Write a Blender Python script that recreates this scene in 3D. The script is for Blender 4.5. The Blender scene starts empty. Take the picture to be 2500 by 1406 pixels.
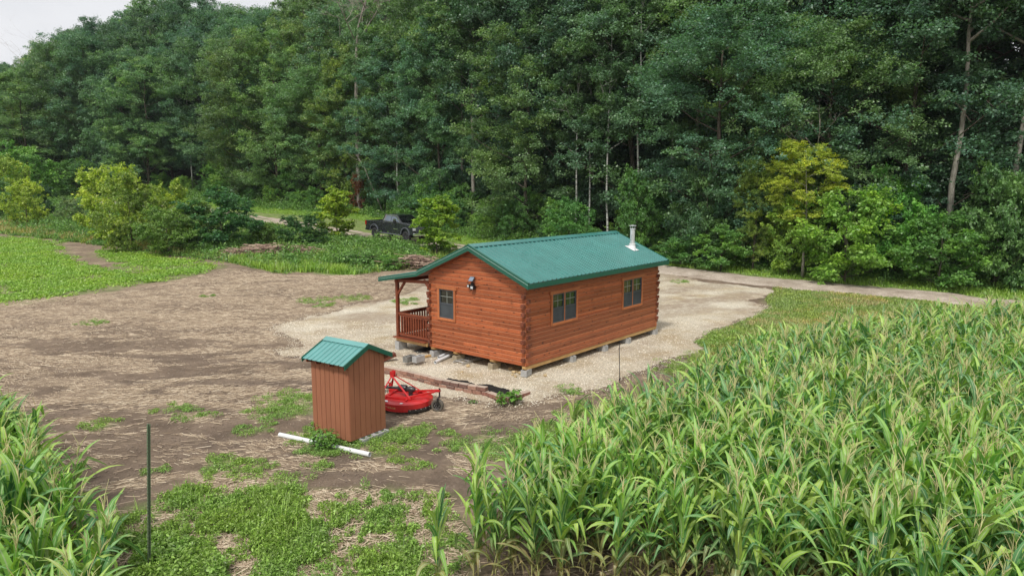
import bpy, math, random
import numpy as np
from math import sin, cos, pi, radians, atan2, sqrt
from mathutils import Vector, Matrix

# ---------------------------------------------------------------- camera, world, sun
scene = bpy.context.scene
COL = scene.collection
FPX, PITCH, CAMH = 1710.86, 0.1449, 5.83
cam = bpy.data.cameras.new("camera"); cam_o = bpy.data.objects.new("camera", cam); COL.objects.link(cam_o)
cam_o.location = (0, 0, CAMH); cam_o.rotation_euler = (pi/2 - PITCH, 0, 0)
cam.sensor_fit = 'HORIZONTAL'; cam.sensor_width = 36; cam.lens = FPX/2500*36
cam.clip_start = 0.1; cam.clip_end = 3000
scene.camera = cam_o
scene.view_settings.view_transform = 'Standard'; scene.view_settings.look = 'None'
scene.view_settings.gamma = 1.0; scene.view_settings.exposure = 0.37

SUN_EL, SUN_AZ = radians(54), radians(201)      # azimuth clockwise from +Y: behind and left of the camera
w = bpy.data.worlds.new("World"); scene.world = w; w.use_nodes = True
nt = w.node_tree; nt.nodes.clear()
sky = nt.nodes.new('ShaderNodeTexSky'); sky.sky_type = 'NISHITA'; sky.sun_disc = False
sky.sun_elevation = SUN_EL; sky.sun_rotation = SUN_AZ; sky.dust_density = 4; sky.air_density = 1.0
hs = nt.nodes.new('ShaderNodeHueSaturation'); hs.inputs['Saturation'].default_value = 0.22
tcw = nt.nodes.new('ShaderNodeTexCoord'); mpw = nt.nodes.new('ShaderNodeMapping'); mpw.inputs['Scale'].default_value = (1.2, 1.2, 4)
nzw = nt.nodes.new('ShaderNodeTexNoise'); nzw.inputs['Scale'].default_value = 1.7; nzw.inputs['Detail'].default_value = 5
rpw = nt.nodes.new('ShaderNodeValToRGB')
rpw.color_ramp.elements[0].position = .3; rpw.color_ramp.elements[0].color = (8.6, 8.8, 9.3, 1)
rpw.color_ramp.elements[1].position = .62; rpw.color_ramp.elements[1].color = (11.4, 11.4, 11.6, 1)
mxw = nt.nodes.new('ShaderNodeMixRGB'); mxw.inputs[0].default_value = 0.72
bg = nt.nodes.new('ShaderNodeBackground'); bg.inputs['Strength'].default_value = 0.080
ow = nt.nodes.new('ShaderNodeOutputWorld')
L = nt.links
L.new(sky.outputs[0], hs.inputs['Color']); L.new(tcw.outputs['Generated'], mpw.inputs[0]); L.new(mpw.outputs[0], nzw.inputs['Vector'])
L.new(nzw.outputs['Fac'], rpw.inputs[0]); L.new(hs.outputs[0], mxw.inputs[1]); L.new(rpw.outputs[0], mxw.inputs[2])
L.new(mxw.outputs[0], bg.inputs['Color']); L.new(bg.outputs[0], ow.inputs['Surface'])
sl = bpy.data.lights.new("sun", 'SUN'); sl.energy = 2.2; sl.angle = radians(8); sl.color = (1, .965, .91)
so = bpy.data.objects.new("sun", sl); COL.objects.link(so)
sd_ = Vector((sin(SUN_AZ)*cos(SUN_EL), cos(SUN_AZ)*cos(SUN_EL), sin(SUN_EL)))
so.rotation_euler = sd_.to_track_quat('Z', 'Y').to_euler()

# ---------------------------------------------------------------- helpers
def tag(o, label=None, cat=None, group=None, kind=None):
    if label: o['label'] = label
    if cat: o['category'] = cat
    if group: o['group'] = group
    if kind: o['kind'] = kind
    return o

def empty(name, loc, rz=0, label=None, cat=None, group=None):
    o = bpy.data.objects.new(name, None); COL.objects.link(o)
    o.location = loc; o.rotation_euler = (0, 0, rz); o.empty_display_size = .2
    return tag(o, label, cat, group)

def mesh_np(name, V, Q=None, T=None, smooth=False, col=None, mats=None, mi=None):
    """mesh from numpy verts, quads and triangles; col = per-vertex RGBA attribute 'col'"""
    me = bpy.data.meshes.new(name)
    Q = np.zeros((0, 4), np.int32) if Q is None or len(Q) == 0 else np.asarray(Q, np.int32)
    T = np.zeros((0, 3), np.int32) if T is None or len(T) == 0 else np.asarray(T, np.int32)
    me.vertices.add(len(V)); me.vertices.foreach_set('co', np.asarray(V, np.float32).ravel())
    nl = len(Q)*4 + len(T)*3
    me.loops.add(nl); me.polygons.add(len(Q)+len(T))
    me.loops.foreach_set('vertex_index', np.concatenate([Q.ravel(), T.ravel()]).astype(np.int32))
    ls = np.concatenate([np.arange(len(Q))*4, len(Q)*4 + np.arange(len(T))*3]).astype(np.int32)
    me.polygons.foreach_set('loop_start', ls)
    if smooth: me.polygons.foreach_set('use_smooth', np.ones(len(ls), bool))
    if mi is not None: me.polygons.foreach_set('material_index', np.asarray(mi, np.int32))
    me.update(calc_edges=True)
    if col is not None:
        a = me.color_attributes.new('col', 'FLOAT_COLOR', 'POINT')
        a.data.foreach_set('color', np.asarray(col, np.float32).ravel())
    for m in (mats or []): me.materials.append(m)
    return me

def link(name, me, parent=None, loc=None, rz=None):
    o = bpy.data.objects.new(name, me); COL.objects.link(o)
    if parent: o.parent = parent
    if loc is not None: o.location = loc
    if rz is not None: o.rotation_euler = (0, 0, rz)
    return o

class MB:
    def __init__(s): s.v = []; s.f = []
    def add(s, vs, fs):
        n = len(s.v); s.v += [tuple(p) for p in vs]; s.f += [tuple(i+n for i in f) for f in fs]; return s
    def hexa(s, p):   # p: 4 bottom (ccw) + 4 top
        return s.add(p, [(3,2,1,0),(4,5,6,7),(0,1,5,4),(1,2,6,5),(2,3,7,6),(3,0,4,7)])
    def box(s, x0, x1, y0, y1, z0, z1):
        return s.hexa([(x0,y0,z0),(x1,y0,z0),(x1,y1,z0),(x0,y1,z0),(x0,y0,z1),(x1,y0,z1),(x1,y1,z1),(x0,y1,z1)])
    def bar(s, a, b, w, h, up=(0,0,1)):
        a = Vector(a); b = Vector(b); d = (b-a).normalized(); u = Vector(up)
        if abs(d.dot(u)) > .98: u = Vector((1,0,0))
        sx = d.cross(u).normalized()*w/2; sy = sx.cross(d).normalized()*h/2
        return s.hexa([a-sx-sy, a+sx-sy, b+sx-sy, b-sx-sy, a-sx+sy, a+sx+sy, b+sx+sy, b-sx+sy])
    def tube(s, pts, r, n=8, caps=True):
        pts = [Vector(p) for p in pts]; rr = r if isinstance(r, (list, tuple, np.ndarray)) else [r]*len(pts)
        vs = []; fs = []; u = None
        for i, p in enumerate(pts):
            d = (pts[min(i+1, len(pts)-1)] - pts[max(i-1, 0)]).normalized()
            if u is None: u = d.orthogonal().normalized()
            else: u = (u - d*u.dot(d)).normalized()
            k = d.cross(u)
            for j in range(n):
                a = 2*pi*j/n; vs.append(p + (u*cos(a) + k*sin(a))*rr[i])
        for i in range(len(pts)-1):
            for j in range(n):
                a = i*n+j; b = i*n+(j+1) % n; fs.append((a, b, b+n, a+n))
        if caps: fs.append(tuple(range(n-1, -1, -1))); fs.append(tuple(range(len(vs)-n, len(vs))))
        return s.add(vs, fs)
    def prism(s, poly, a, b, axis='y'):
        """poly of (u,v): axis y -> (x,z); axis x -> (y,z); axis z -> (x,y)"""
        n = len(poly)
        def P(u, v, t): return {'y': (u, t, v), 'x': (t, u, v), 'z': (u, v, t)}[axis]
        vs = [P(u, v, a) for u, v in poly] + [P(u, v, b) for u, v in poly]
        fs = [tuple(range(n)), tuple(range(2*n-1, n-1, -1))] + [((i+1) % n, i, i+n, (i+1) % n+n) for i in range(n)]
        return s.add(vs, fs)
    def lathe(s, prof, n=24, M=None, closed=False):
        vs = []; fs = []; m = len(prof)
        for j in range(n):
            a = 2*pi*j/n
            for r, z in prof:
                p = Vector((r*cos(a), r*sin(a), z)); vs.append(M @ p if M else p)
        for j in range(n):
            for i in range(m if closed else m-1):
                a = j*m+i; b = j*m+(i+1) % m; c = ((j+1) % n)*m; fs.append((a, c+i, c+(i+1) % m, b))
        return s.add(vs, fs)
    def mesh(s, name, m=None, smooth=False):
        me = bpy.data.meshes.new(name); me.from_pydata(s.v, [], s.f); me.validate(); me.update()
        if m: me.materials.append(m)
        import bmesh
        b = bmesh.new(); b.from_mesh(me); bmesh.ops.recalc_face_normals(b, faces=b.faces); b.to_mesh(me); b.free()
        if smooth:
            for p in me.polygons: p.use_smooth = True
        return me
    def build(s, name, m=None, parent=None, smooth=False, bevel=0, label=None, cat=None, group=None, loc=None, rz=None, seg=2):
        o = link(name, s.mesh(name, m, smooth), parent, loc, rz)
        if bevel:
            bv = o.modifiers.new('bevel', 'BEVEL'); bv.width = bevel; bv.segments = seg; bv.limit_method = 'ANGLE'; bv.angle_limit = radians(35)
        if smooth and not bevel: o.modifiers.new('es', 'EDGE_SPLIT').split_angle = radians(40)
        return tag(o, label, cat, group)

def copy_tree(o, parent=None):
    c = o.copy(); COL.objects.link(c); c.parent = parent
    for ch in list(o.children): copy_tree(ch, c)
    return c

# ---------------------------------------------------------------- node materials
class NM:
    def __init__(s, name, rough=.7, spec=.3, metal=0):
        s.m = bpy.data.materials.new(name); s.m.use_nodes = True; s.t = s.m.node_tree
        s.b = s.t.nodes['Principled BSDF']; s.b.inputs['Roughness'].default_value = rough
        s.b.inputs['Specular IOR Level'].default_value = spec; s.b.inputs['Metallic'].default_value = metal
        s.out = s.t.nodes['Material Output']
    def n(s, t, **k):
        x = s.t.nodes.new('ShaderNode'+t)
        for a, v in k.items():
            if a.startswith('_'): setattr(x, a[1:], v)
            else: s.set(x.inputs[a.replace('__', ' ')], v)
        return x
    def set(s, inp, v):
        if hasattr(v, 'is_output') and v.is_output: s.t.links.new(v, inp)
        elif isinstance(v, (tuple, list)): inp.default_value = tuple(v) + ((1,) if len(v) == 3 and len(inp.default_value) == 4 else ())
        else: inp.default_value = v
    def coord(s, kind='Object', scale=(1,1,1), rot=(0,0,0)):
        if kind == 'World': c = s.n('NewGeometry').outputs['Position']
        else: c = s.n('TexCoord').outputs[kind]
        return s.n('Mapping', Vector=c, Scale=scale, Rotation=rot).outputs[0]
    def noise(s, vec, scale=5, detail=4, rough=.55, dist=0):
        return s.n('TexNoise', Vector=vec, Scale=scale, Detail=detail, Roughness=rough, Distortion=dist).outputs['Fac']
    def vor(s, vec, scale=5, out='Color', feature='F1', rnd=1.0):
        return s.n('TexVoronoi', Vector=vec, Scale=scale, Randomness=rnd, _feature=feature).outputs[out]
    def ramp(s, f, stops):
        r = s.n('ValToRGB', Fac=f); e = r.color_ramp.elements
        while len(e) < len(stops): e.new(.5)
        for i, (p, c) in enumerate(stops):
            e[i].position = p; e[i].color = (c if isinstance(c, tuple) else (c, c, c)) + (1,)
        return r.outputs[0]
    def mix(s, f, a, b, mode='MIX'):
        x = s.n('MixRGB', _blend_type=mode); s.set(x.inputs[0], f); s.set(x.inputs[1], a); s.set(x.inputs[2], b); return x.outputs[0]
    def math(s, op, a, b=0.0, clamp=False):
        x = s.n('Math', _operation=op, _use_clamp=clamp); s.set(x.inputs[0], a); s.set(x.inputs[1], b); return x.outputs[0]
    def sep(s, c): return s.n('SeparateColor', Color=c).outputs
    def attr(s, n='col'): return s.n('Attribute', _attribute_name=n).outputs['Color']
    def island(s): return s.n('NewGeometry').outputs['Random Per Island']
    def bump(s, h, strength=.3, dist=.02):
        s.set(s.b.inputs['Normal'], s.n('Bump', Height=h, Strength=strength, Distance=dist).outputs[0])
    def base(s, c): s.set(s.b.inputs['Base Color'], c); return s
    def rough(s, v): s.set(s.b.inputs['Roughness'], v); return s

def plain(name, c, rough=.6, var=.12, scale=6, spec=.3, metal=0, bump=0, bs=40):
    m = NM(name, rough, spec, metal); v = m.coord()
    n = m.noise(v, scale, 5)
    m.base(m.mix(1, c, m.ramp(n, [(.3, 1-var), (.7, 1+var*.6)]), 'MULTIPLY'))
    if bump: m.bump(m.noise(v, bs, 4), bump, .01)
    return m.m

def leaf_mat(name, objcol=True, c=None, trans=.35, attr=False, var=.35, warm=.55):
    """foliage: object colour x per-leaf variation, with light passing through the blades"""
    m = NM(name, .42, .5)
    base = m.n('ObjectInfo').outputs['Color'] if objcol else c
    r = m.island()
    if attr:
        s3 = m.sep(m.attr()); base = m.mix(s3[0], base, m.mix(1, base, (1.5, 1.3, .75, 1), 'MULTIPLY'))
    k = m.mix(1, base, m.ramp(r, [(0, 1-var), (.6, 1.0), (1, 1+var*1.3)]), 'MULTIPLY')
    k = m.mix(m.ramp(m.noise(m.coord('World'), .55, 3), [(.38, 0.0), (.66, warm)]), k, m.mix(1, k, (1.35, 1.12, .6, 1), 'MULTIPLY'))
    m.base(k)
    tr = m.n('BsdfTranslucent', Color=m.mix(1, k, (1.05, 1.32, .6, 1), 'MULTIPLY'))
    mx = m.n('MixShader', Fac=trans)
    m.t.links.new(m.b.outputs[0], mx.inputs[1]); m.t.links.new(tr.outputs[0], mx.inputs[2]); m.t.links.new(mx.outputs[0], m.out.inputs[0])
    return m.m

# ---------------------------------------------------------------- numpy noise, terrain
def vnoise(x, y, s=1.0, seed=0, oct=3):
    """smooth value noise in 0..1"""
    x = np.asarray(x, float)*s; y = np.asarray(y, float)*s; tot = 0; amp = 1; nrm = 0
    for o in range(oct):
        xi = np.floor(x).astype(np.int64); yi = np.floor(y).astype(np.int64); fx = x-xi; fy = y-yi
        fx = fx*fx*(3-2*fx); fy = fy*fy*(3-2*fy)
        def h(a, b):
            n = (a*374761393 + b*668265263 + (seed+o)*982451653) & 0x7fffffff
            n = ((n ^ (n >> 13))*1274126177) & 0x7fffffff
            return ((n ^ (n >> 16)) & 0xffff)/65535.0
        v = (h(xi, yi)*(1-fx)+h(xi+1, yi)*fx)*(1-fy) + (h(xi, yi+1)*(1-fx)+h(xi+1, yi+1)*fx)*fy
        tot = tot+v*amp; nrm += amp; amp *= .5; x = x*2.03+17.1; y = y*2.03+5.7
    return tot/nrm

def sm(a, b, x): t = np.clip((np.asarray(x, float)-a)/(b-a), 0, 1); return t*t*(3-2*t)
EDGE = None
def terrain(x, y):
    x = np.asarray(x, float); y = np.asarray(y, float)
    u = y-28; r = .042*np.where(u > 6, u-3, np.where(u < 0, 0, u*u/12)) + .028*np.clip(y-60, 0, 200) - .06
    if EDGE is not None:
        d = y-np.interp(x, EDGE[:, 0], EDGE[:, 1])
        r = r + np.clip((d-2.5)*.30, 0, 13)
    return r

def ray(px, py):
    u = (px-1250)/FPX; v = -(py-703)/FPX
    return np.array([u, cos(PITCH)+v*sin(PITCH), -sin(PITCH)+v*cos(PITCH)])
def at(px, py, up=0.0):
    """point of the ground (or of a level 'up' metres above it) lying in that direction"""
    d = ray(px, py); t = 4.0; last = t
    while t < 400:
        p = d*t
        if CAMH+p[2] <= terrain(p[0], p[1])+up: break
        last = t; t *= 1.01
    for _ in range(20):
        m = (last+t)/2; p = d*m
        if CAMH+p[2] <= terrain(p[0], p[1])+up: t = m
        else: last = m
    return np.array([d[0]*t, d[1]*t])
def topx(x, y, z):
    zz = z-CAMH; c, s = cos(PITCH), sin(PITCH); dep = y*c-zz*s
    return 1250+FPX*x/dep, 703-FPX*(y*s+zz*c)/dep
def G(p): return float(terrain(p[0], p[1]))
def P3(px, py, dz=0): p = at(px, py); return (p[0], p[1], G(p)+dz)

edge_px = [(100,478),(450,480),(640,505),(900,522),(1150,575),(1640,632),(2000,664),(2500,703),(3000,740)]
_e = [at(*p) for p in edge_px]
EDGE = np.array([(-320,190),(-150,120)] + [tuple(p) for p in _e] + [(60,22),(120,-10)])

def poly_world(pts, up=0.0): return np.array([at(px, py, up) for px, py in pts])
def sdist(poly, x, y):
    """signed distance to polygon, positive inside"""
    x = np.asarray(x, float); y = np.asarray(y, float)
    d = np.full(x.shape, 1e9); ins = np.zeros(x.shape, bool); n = len(poly)
    for i in range(n):
        ax, ay = poly[i]; bx, by = poly[(i+1) % n]; ex, ey = bx-ax, by-ay
        t = np.clip(((x-ax)*ex+(y-ay)*ey)/(ex*ex+ey*ey+1e-12), 0, 1)
        d = np.minimum(d, np.hypot(x-ax-t*ex, y-ay-t*ey))
        if ay != by:
            c = ((ay > y) != (by > y)) & (x < (bx-ax)*(y-ay)/(by-ay)+ax); ins ^= c
    return np.where(ins, d, -d)

# ground regions, laid out from the photograph
PAD = poly_world([(662,800),(700,788),(770,768),(850,748),(925,738),(960,728),(1040,700),(1250,680),(1560,668),(1625,668),(1700,684),(1800,696),
    (1865,702),(1885,716),(1838,733),(1872,752),(1838,768),(1768,792),(1722,812),(1700,838),(1702,856),(1640,880),(1560,912),(1500,938),(1400,952),
    (1345,965),(1290,978),(1240,985),(1180,975),(1110,968),(1040,958),(960,955),(900,950),(850,900),(760,872),(690,868),(676,858),(745,842),(742,834),(700,822),(668,810)])
ROAD_C = [at(*p) for p in [(-300,488),(60,492),(250,494),(450,508),(620,532),(760,552),(880,573),(960,585),(1060,597),(1160,608),(1300,625),(1500,643),(1650,662),(1850,686),(2050,704),(2250,722),(2450,744),(2700,776),(3100,830)]]
CROP = poly_world([(-700,570),(0,577),(100,585),(165,590),(150,600),(160,612),(215,640),(250,655),(290,655),(240,635),(235,612),(300,608),(420,625),(562,645),(545,660),(440,680),(330,700),(200,722),(0,750),(-700,860)])
VERGE = poly_world([(-700,545),(0,572),(150,588),(300,606),(400,622),(560,642),(600,650),(680,668),(760,664),(850,672),(960,662),(1090,650),(1140,612),(1060,612),(960,598),(880,586),(760,564),(620,543),(450,517),(250,502),(60,500),(-700,495)])
RGRASS = poly_world([(1890,702),(1950,703),(2150,722),(2350,742),(2520,765),(2700,800),(2600,1000),(2100,1000),(1900,870),(1720,880),(1690,850),(1735,815),(1790,795),(1850,770),(1880,750),(1870,732)])
FWEED = poly_world([(100,1420),(250,1290),(340,1260),(440,1200),(560,1195),(700,1200),(830,1195),(900,1195),(1000,1205),(1090,1215),(1140,1300),(1140,1600),(100,1600)])
SMALLW = [((700,985),.75),((730,970),.6),((740,1000),.7),((670,1010),.35),((650,1012),.5),((628,1050),.45),((560,1140),.35),((600,1145),.45),((548,1125),.3),
    ((760,1060),.4),((775,1080),.5),((810,1100),.4),((760,1105),.3),((870,1090),.45),((950,1070),.45),((985,1085),.5),((1000,1060),.4),((930,1095),.6),((1025,1050),.35),((880,1060),.3),
    ((905,1075),.4),((1100,1095),.3),((1095,1060),.2),((1200,1085),.75),((1240,1100),.8),((1300,1090),.7),((1330,1055),.6),((1370,1045),.5),((780,1140),.25),((985,1125),.25),
    ((1030,1140),.25),((1400,1010),.4),((1460,995),.5),((860,730),.8),((770,735),.7),((790,745),.5),((1660,692),.4),((1640,905),.5),((1670,890),.7),((1740,875),.9),((1790,850),1.0),
    ((420,1000),.4),((480,1015),.45),((250,1040),.4),((225,790),.5),((505,725),.3),((700,1180),.4),((600,1160),.3),((1405,960),.2),((380,1150),.2),((975,740),.45),((1010,735),.35),((1000,745),.3),((510,1165),.2),((1385,955),.25)]
SMALLW = [(at(*p), r) for p, r in SMALLW]
CORN_R = poly_world([(1040,1228),(1115,1155),(1280,1052),(1380,1010),(1450,982),(1540,945),(1630,903),(1750,845),(1850,812),(1950,800),(2080,772),(2200,757),(2330,752),(2430,742),(2620,738)], 1.75)
_b = poly_world([(3000,760),(3000,1420),(1900,1445),(1400,1440),(1080,1440),(1075,1400)])
_b = poly_world([(3000,760),(3300,1900),(2500,1900),(2050,1620),(1600,1470),(1400,1450),(1030,1450),(1015,1405)])
CORN_R = np.array(list(CORN_R) + list(_b))
CORN_L = poly_world([(-500,880),(-10,925),(45,985),(90,1055),(150,1130),(195,1220),(235,1300),(245,1385),(190,1700),(-900,1700)], 1.75)

def road_d(x, y):
    x = np.asarray(x, float); y = np.asarray(y, float); d = np.full(x.shape, 1e9)
    for a, b in zip(ROAD_C[:-1], ROAD_C[1:]):
        ex, ey = b-a; t = np.clip(((x-a[0])*ex+(y-a[1])*ey)/(ex*ex+ey*ey), 0, 1)
        d = np.minimum(d, np.hypot(x-a[0]-t*ex, y-a[1]-t*ey))
    return d
def road_hw(x): return np.interp(x, [-60, -20, 5, 12, 22, 40], [1.3, 1.3, 1.5, 1.6, 1.6, 1.7])

# ---------------------------------------------------------------- ground sheet
def lines(a, b, step, far, n):
    c = np.arange(a, b+1e-6, step); g = np.geomspace(step*1.5, far, n)
    return np.concatenate([(a-np.cumsum(g*0+1)[::-1]*0-np.array(g)[::-1]), c, b+g])
GX = lines(-46, 42, .22, 900, 30); GY = lines(5, 72, .2, 1500, 32)
X, Y = np.meshgrid(GX, GY); n1, n2 = X.shape
Xf, Yf = X.ravel(), Y.ravel()
mic = (vnoise(Xf, Yf, .5, 3)-.5)*.08 + (vnoise(Xf, Yf, 2.5, 9)-.5)*.035
Zf = terrain(Xf, Yf) + mic*(1-sm(55, 80, Yf))
# wheel ruts in the soil by the foreground
pad_sd = sdist(PAD, Xf, Yf)
Zf -= .05*sm(-.6, .6, pad_sd)
nz = vnoise(Xf, Yf, .35, 21, 4); nz2 = vnoise(Xf, Yf, 1.3, 31, 3)
def near_edge(x, y): return y-np.interp(x, EDGE[:, 0], EDGE[:, 1])
green = np.zeros_like(Xf)
green = np.maximum(green, sm(-.3, .5, sdist(VERGE, Xf, Yf)+(nz-.5)*2.0))
green = np.maximum(green, sm(-.5, .8, sdist(RGRASS, Xf, Yf)+(nz-.5)*2.4))
green = np.maximum(green, sm(-.5, .9, sdist(CROP, Xf, Yf)+(nz2-.5)*2.6)*.62)
green = np.maximum(green, sm(-.2, .5, sdist(FWEED, Xf, Yf)+(nz2-.5)*1.6)*.75)
rd = road_d(Xf, Yf)
green = np.maximum(green, sm(9, 5.5, rd)*sm(-1, 0, Yf-np.interp(Xf, [c[0] for c in ROAD_C], [c[1] for c in ROAD_C]) ))
green = np.maximum(green, sm(-7, -4, near_edge(Xf, Yf)))
cc = np.array([c for c, r in SMALLW]); rr = np.array([r for c, r in SMALLW])
for c, r in SMALLW: green = np.maximum(green, sm(0, .35, (r - np.hypot(Xf-c[0], (Yf-c[1])))+(nz2-.5)*.5)*.8)
def strawn(x, y):
    w1 = vnoise(x, y, .45, 71, 2)*3.2; w2 = vnoise(x, y, .45, 73, 2)*3.2
    return .45*vnoise(x*.5+w1, y*1.25+w2, .62, 77, 4)+.55*vnoise(x*.45+w2*1.2, y*1.5+w1, 1.5, 79, 4)
straw_n = strawn(Xf, Yf)
fieldL = sm(-2, 3, -Xf+ (Yf-14)*.35)          # left field carries the residue
straw = (.04+.96*sm(.47, .57, straw_n))*np.clip(.22+fieldL, 0, 1)*sm(9, 12, Yf)
straw = np.maximum(straw, sm(22, 30, Yf)*sm(3, -3, Xf)*(.3+.65*sm(.42, .56, straw_n)))
straw = np.maximum(straw, .8*sm(0, 1, sdist(FWEED, Xf, Yf)))
straw = np.maximum(straw, sm(-.5, 1, sdist(CORN_R, Xf, Yf))*.8)
straw *= (1-sm(-.3, .5, pad_sd))
dark = sm(.5, .72, vnoise(Xf*.6, Yf*1.6, .4, 55, 3))
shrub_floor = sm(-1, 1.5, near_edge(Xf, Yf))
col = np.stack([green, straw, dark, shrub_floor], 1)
idx = np.arange(n1*n2).reshape(n1, n2)
Qg = np.stack([idx[:-1,:-1], idx[:-1,1:], idx[1:,1:], idx[1:,:-1]], -1).reshape(-1, 4)

m = NM('ground', .95, .1); v = m.coord('World'); c = m.sep(m.attr()); al = m.n('Attribute', _attribute_name='col').outputs['Alpha']
soil = m.ramp(m.noise(v, 1.1, 6, .6), [(.3, (.125, .092, .068)), (.5, (.175, .13, .095)), (.7, (.245, .185, .137))])
soil = m.mix(m.math('MULTIPLY', c[2], .3), soil, (.10, .08, .068, 1))
fine = m.noise(v, 14, 6, .7); soil = m.mix(.8, soil, m.ramp(fine, [(.3, .62), (.5, 1.0), (.72, 1.22)]), 'MULTIPLY')
vs_ = m.coord('World', (2.2, 16, 1), (0, 0, .1)); st = m.noise(vs_, 1.6, 7, .75, .8)
strawc = m.ramp(st, [(.36, (.155, .113, .082)), (.5, (.32, .245, .17)), (.62, (.54, .435, .315))])
sf = m.math('MULTIPLY', c[1], m.ramp(m.noise(m.coord('World', (1.5, 5, 1), (0, 0, .15)), 2.2, 6, .7), [(.36, .12), (.58, 1.0)]))
colr = m.mix(sf, soil, strawc)
grn = m.ramp(m.noise(v, 2.0, 6, .7), [(.3, (.09, .14, .04)), (.5, (.17, .24, .07)), (.7, (.32, .33, .14))])
grn = m.mix(.8, grn, m.ramp(m.noise(v, 25, 4, .7), [(.3, .55), (.7, 1.35)]), 'MULTIPLY')
gf = m.math('MULTIPLY', c[0], m.ramp(m.noise(v, 5, 6, .7), [(.3, .35), (.5, 1.0)]))
colr = m.mix(gf, colr, grn)
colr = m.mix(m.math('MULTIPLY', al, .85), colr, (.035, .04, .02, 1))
m.base(colr); m.bump(m.mix(.5, m.noise(v, 9, 8, .75), st), .9, .06)
MAT_GROUND = m.m
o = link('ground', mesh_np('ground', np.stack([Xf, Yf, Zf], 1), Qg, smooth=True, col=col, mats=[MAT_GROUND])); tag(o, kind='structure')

# ---------------------------------------------------------------- gravel pad and dirt road: real raised layers
def layer(name, x0, x1, y0, y1, step, zfun, keep, mat, colf=None):
    gx = np.arange(x0, x1, step); gy = np.arange(y0, y1, step); X, Y = np.meshgrid(gx, gy); a, b = X.shape
    x, y = X.ravel(), Y.ravel(); z = zfun(x, y); k = keep(x, y)
    i = np.arange(a*b).reshape(a, b); q = np.stack([i[:-1,:-1], i[:-1,1:], i[1:,1:], i[1:,:-1]], -1).reshape(-1, 4)
    q = q[k[q].any(1)]; used = np.unique(q); mp = np.full(a*b, -1); mp[used] = np.arange(len(used))
    cl = colf(x, y)[used] if colf else None
    o = link(name, mesh_np(name, np.stack([x, y, z], 1)[used], mp[q], smooth=True, col=cl, mats=[mat]))
    return tag(o, kind='structure')

m = NM('gravel', .9, .15); v = m.coord('World')
tint = m.ramp(m.noise(v, .55, 5, .6), [(.34, (.52, .42, .27)), (.48, (.66, .585, .45)), (.68, (.79, .73, .60))])
peb = m.vor(v, 40); pv = m.sep(peb)[0]
g = m.mix(1, tint, m.ramp(pv, [(0, .56), (.5, .93), (1, 1.2)]), 'MULTIPLY')
g = m.mix(m.ramp(m.vor(v, 34, 'Distance', 'DISTANCE_TO_EDGE'), [(0, .75), (.12, 0.0)]), g, (.16, .125, .085, 1))
g = m.mix(m.math('MULTIPLY', m.sep(m.attr())[0], m.ramp(m.noise(m.coord('World', (1.6, 3.4, 1), (0, 0, .5)), 2.4, 8, .75), [(.38, .15), (.55, 1.0)])), g, m.mix(m.noise(v, 9, 5), (.2, .15, .11, 1), (.42, .34, .25, 1)))
m.base(g); m.bump(m.mix(.4, m.vor(v, 34, 'Distance'), m.noise(v, 6, 6, .7)), .8, .03); MAT_GRAVEL = m.m

def pad_sdn(x, y): return sdist(PAD, x, y)+(vnoise(x, y, .8, 41, 4)-.5)*1.5+(vnoise(x, y, 4, 43, 3)-.5)*.55
def pad_z(x, y):
    s = pad_sdn(x, y); return terrain(x, y)-.09+.15*sm(-.45, .6, s)+(vnoise(x, y, 1.2, 47)-.5)*.05*sm(0, 1, s)+(vnoise(x, y, 7, 49, 2)-.5)*.015
def pad_col(x, y):
    r = (sm(.55, .68, vnoise(x*1.1+y*.4, y*2.6-x*.5, .28, 61, 4)) * sm(.9, 2.2, sdist(PAD, x, y)) + .8*sm(1.2, -.1, pad_sdn(x, y)))
    far = sm(27, 33, y-.25*(x-8)); r = np.clip(r*.85+far*.75*sm(.40, .58, vnoise(x+.5*y, y*1.6-x*.8, .4, 66, 4)), 0, 1)
    return np.stack([r, r*0, r*0, r*0+1], 1)
layer('gravel_pad', PAD[:,0].min()-1, PAD[:,0].max()+1, PAD[:,1].min()-1, PAD[:,1].max()+1, .1, pad_z, lambda x, y: pad_sdn(x, y) > -.5, MAT_GRAVEL, pad_col)

m = NM('dirt_road', .95, .1); v = m.coord('World')
rc = m.ramp(m.noise(v, .9, 6, .65), [(.3, (.30, .24, .19)), (.5, (.42, .35, .285)), (.7, (.54, .465, .39))])
rc = m.mix(1, rc, m.ramp(m.sep(m.vor(v, 26))[0], [(0, .72), (1, 1.2)]), 'MULTIPLY')
rc = m.mix(m.sep(m.attr())[0], rc, m.mix(m.noise(v, 12, 4, .7), (.07, .10, .028, 1), (.15, .19, .06, 1)))
m.base(rc); m.bump(m.noise(v, 18, 7, .75), .7, .03); MAT_ROAD = m.m
def rdn(x, y): return road_hw(x)-road_d(x, y)+(vnoise(x, y, .9, 81, 3)-.5)*.7
def road_z(x, y):
    s = rdn(x, y); rut = np.exp(-((road_d(x, y)-.85)/.3)**2)
    return terrain(x, y)-.06+.13*sm(-.3, .5, s)-.035*rut+(vnoise(x, y, 2, 83)-.5)*.03
def road_c(x, y):
    d = road_d(x, y); r = sm(.35, .1, d)*sm(.45, .6, vnoise(x, y, 1.2, 85, 3))*sm(6, 0, x); return np.stack([r, r*0, r*0, r*0+1], 1)
layer('dirt_road', -75, 42, 24, 108, .2, road_z, lambda x, y: rdn(x, y) > -.35, MAT_ROAD, road_c)

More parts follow.
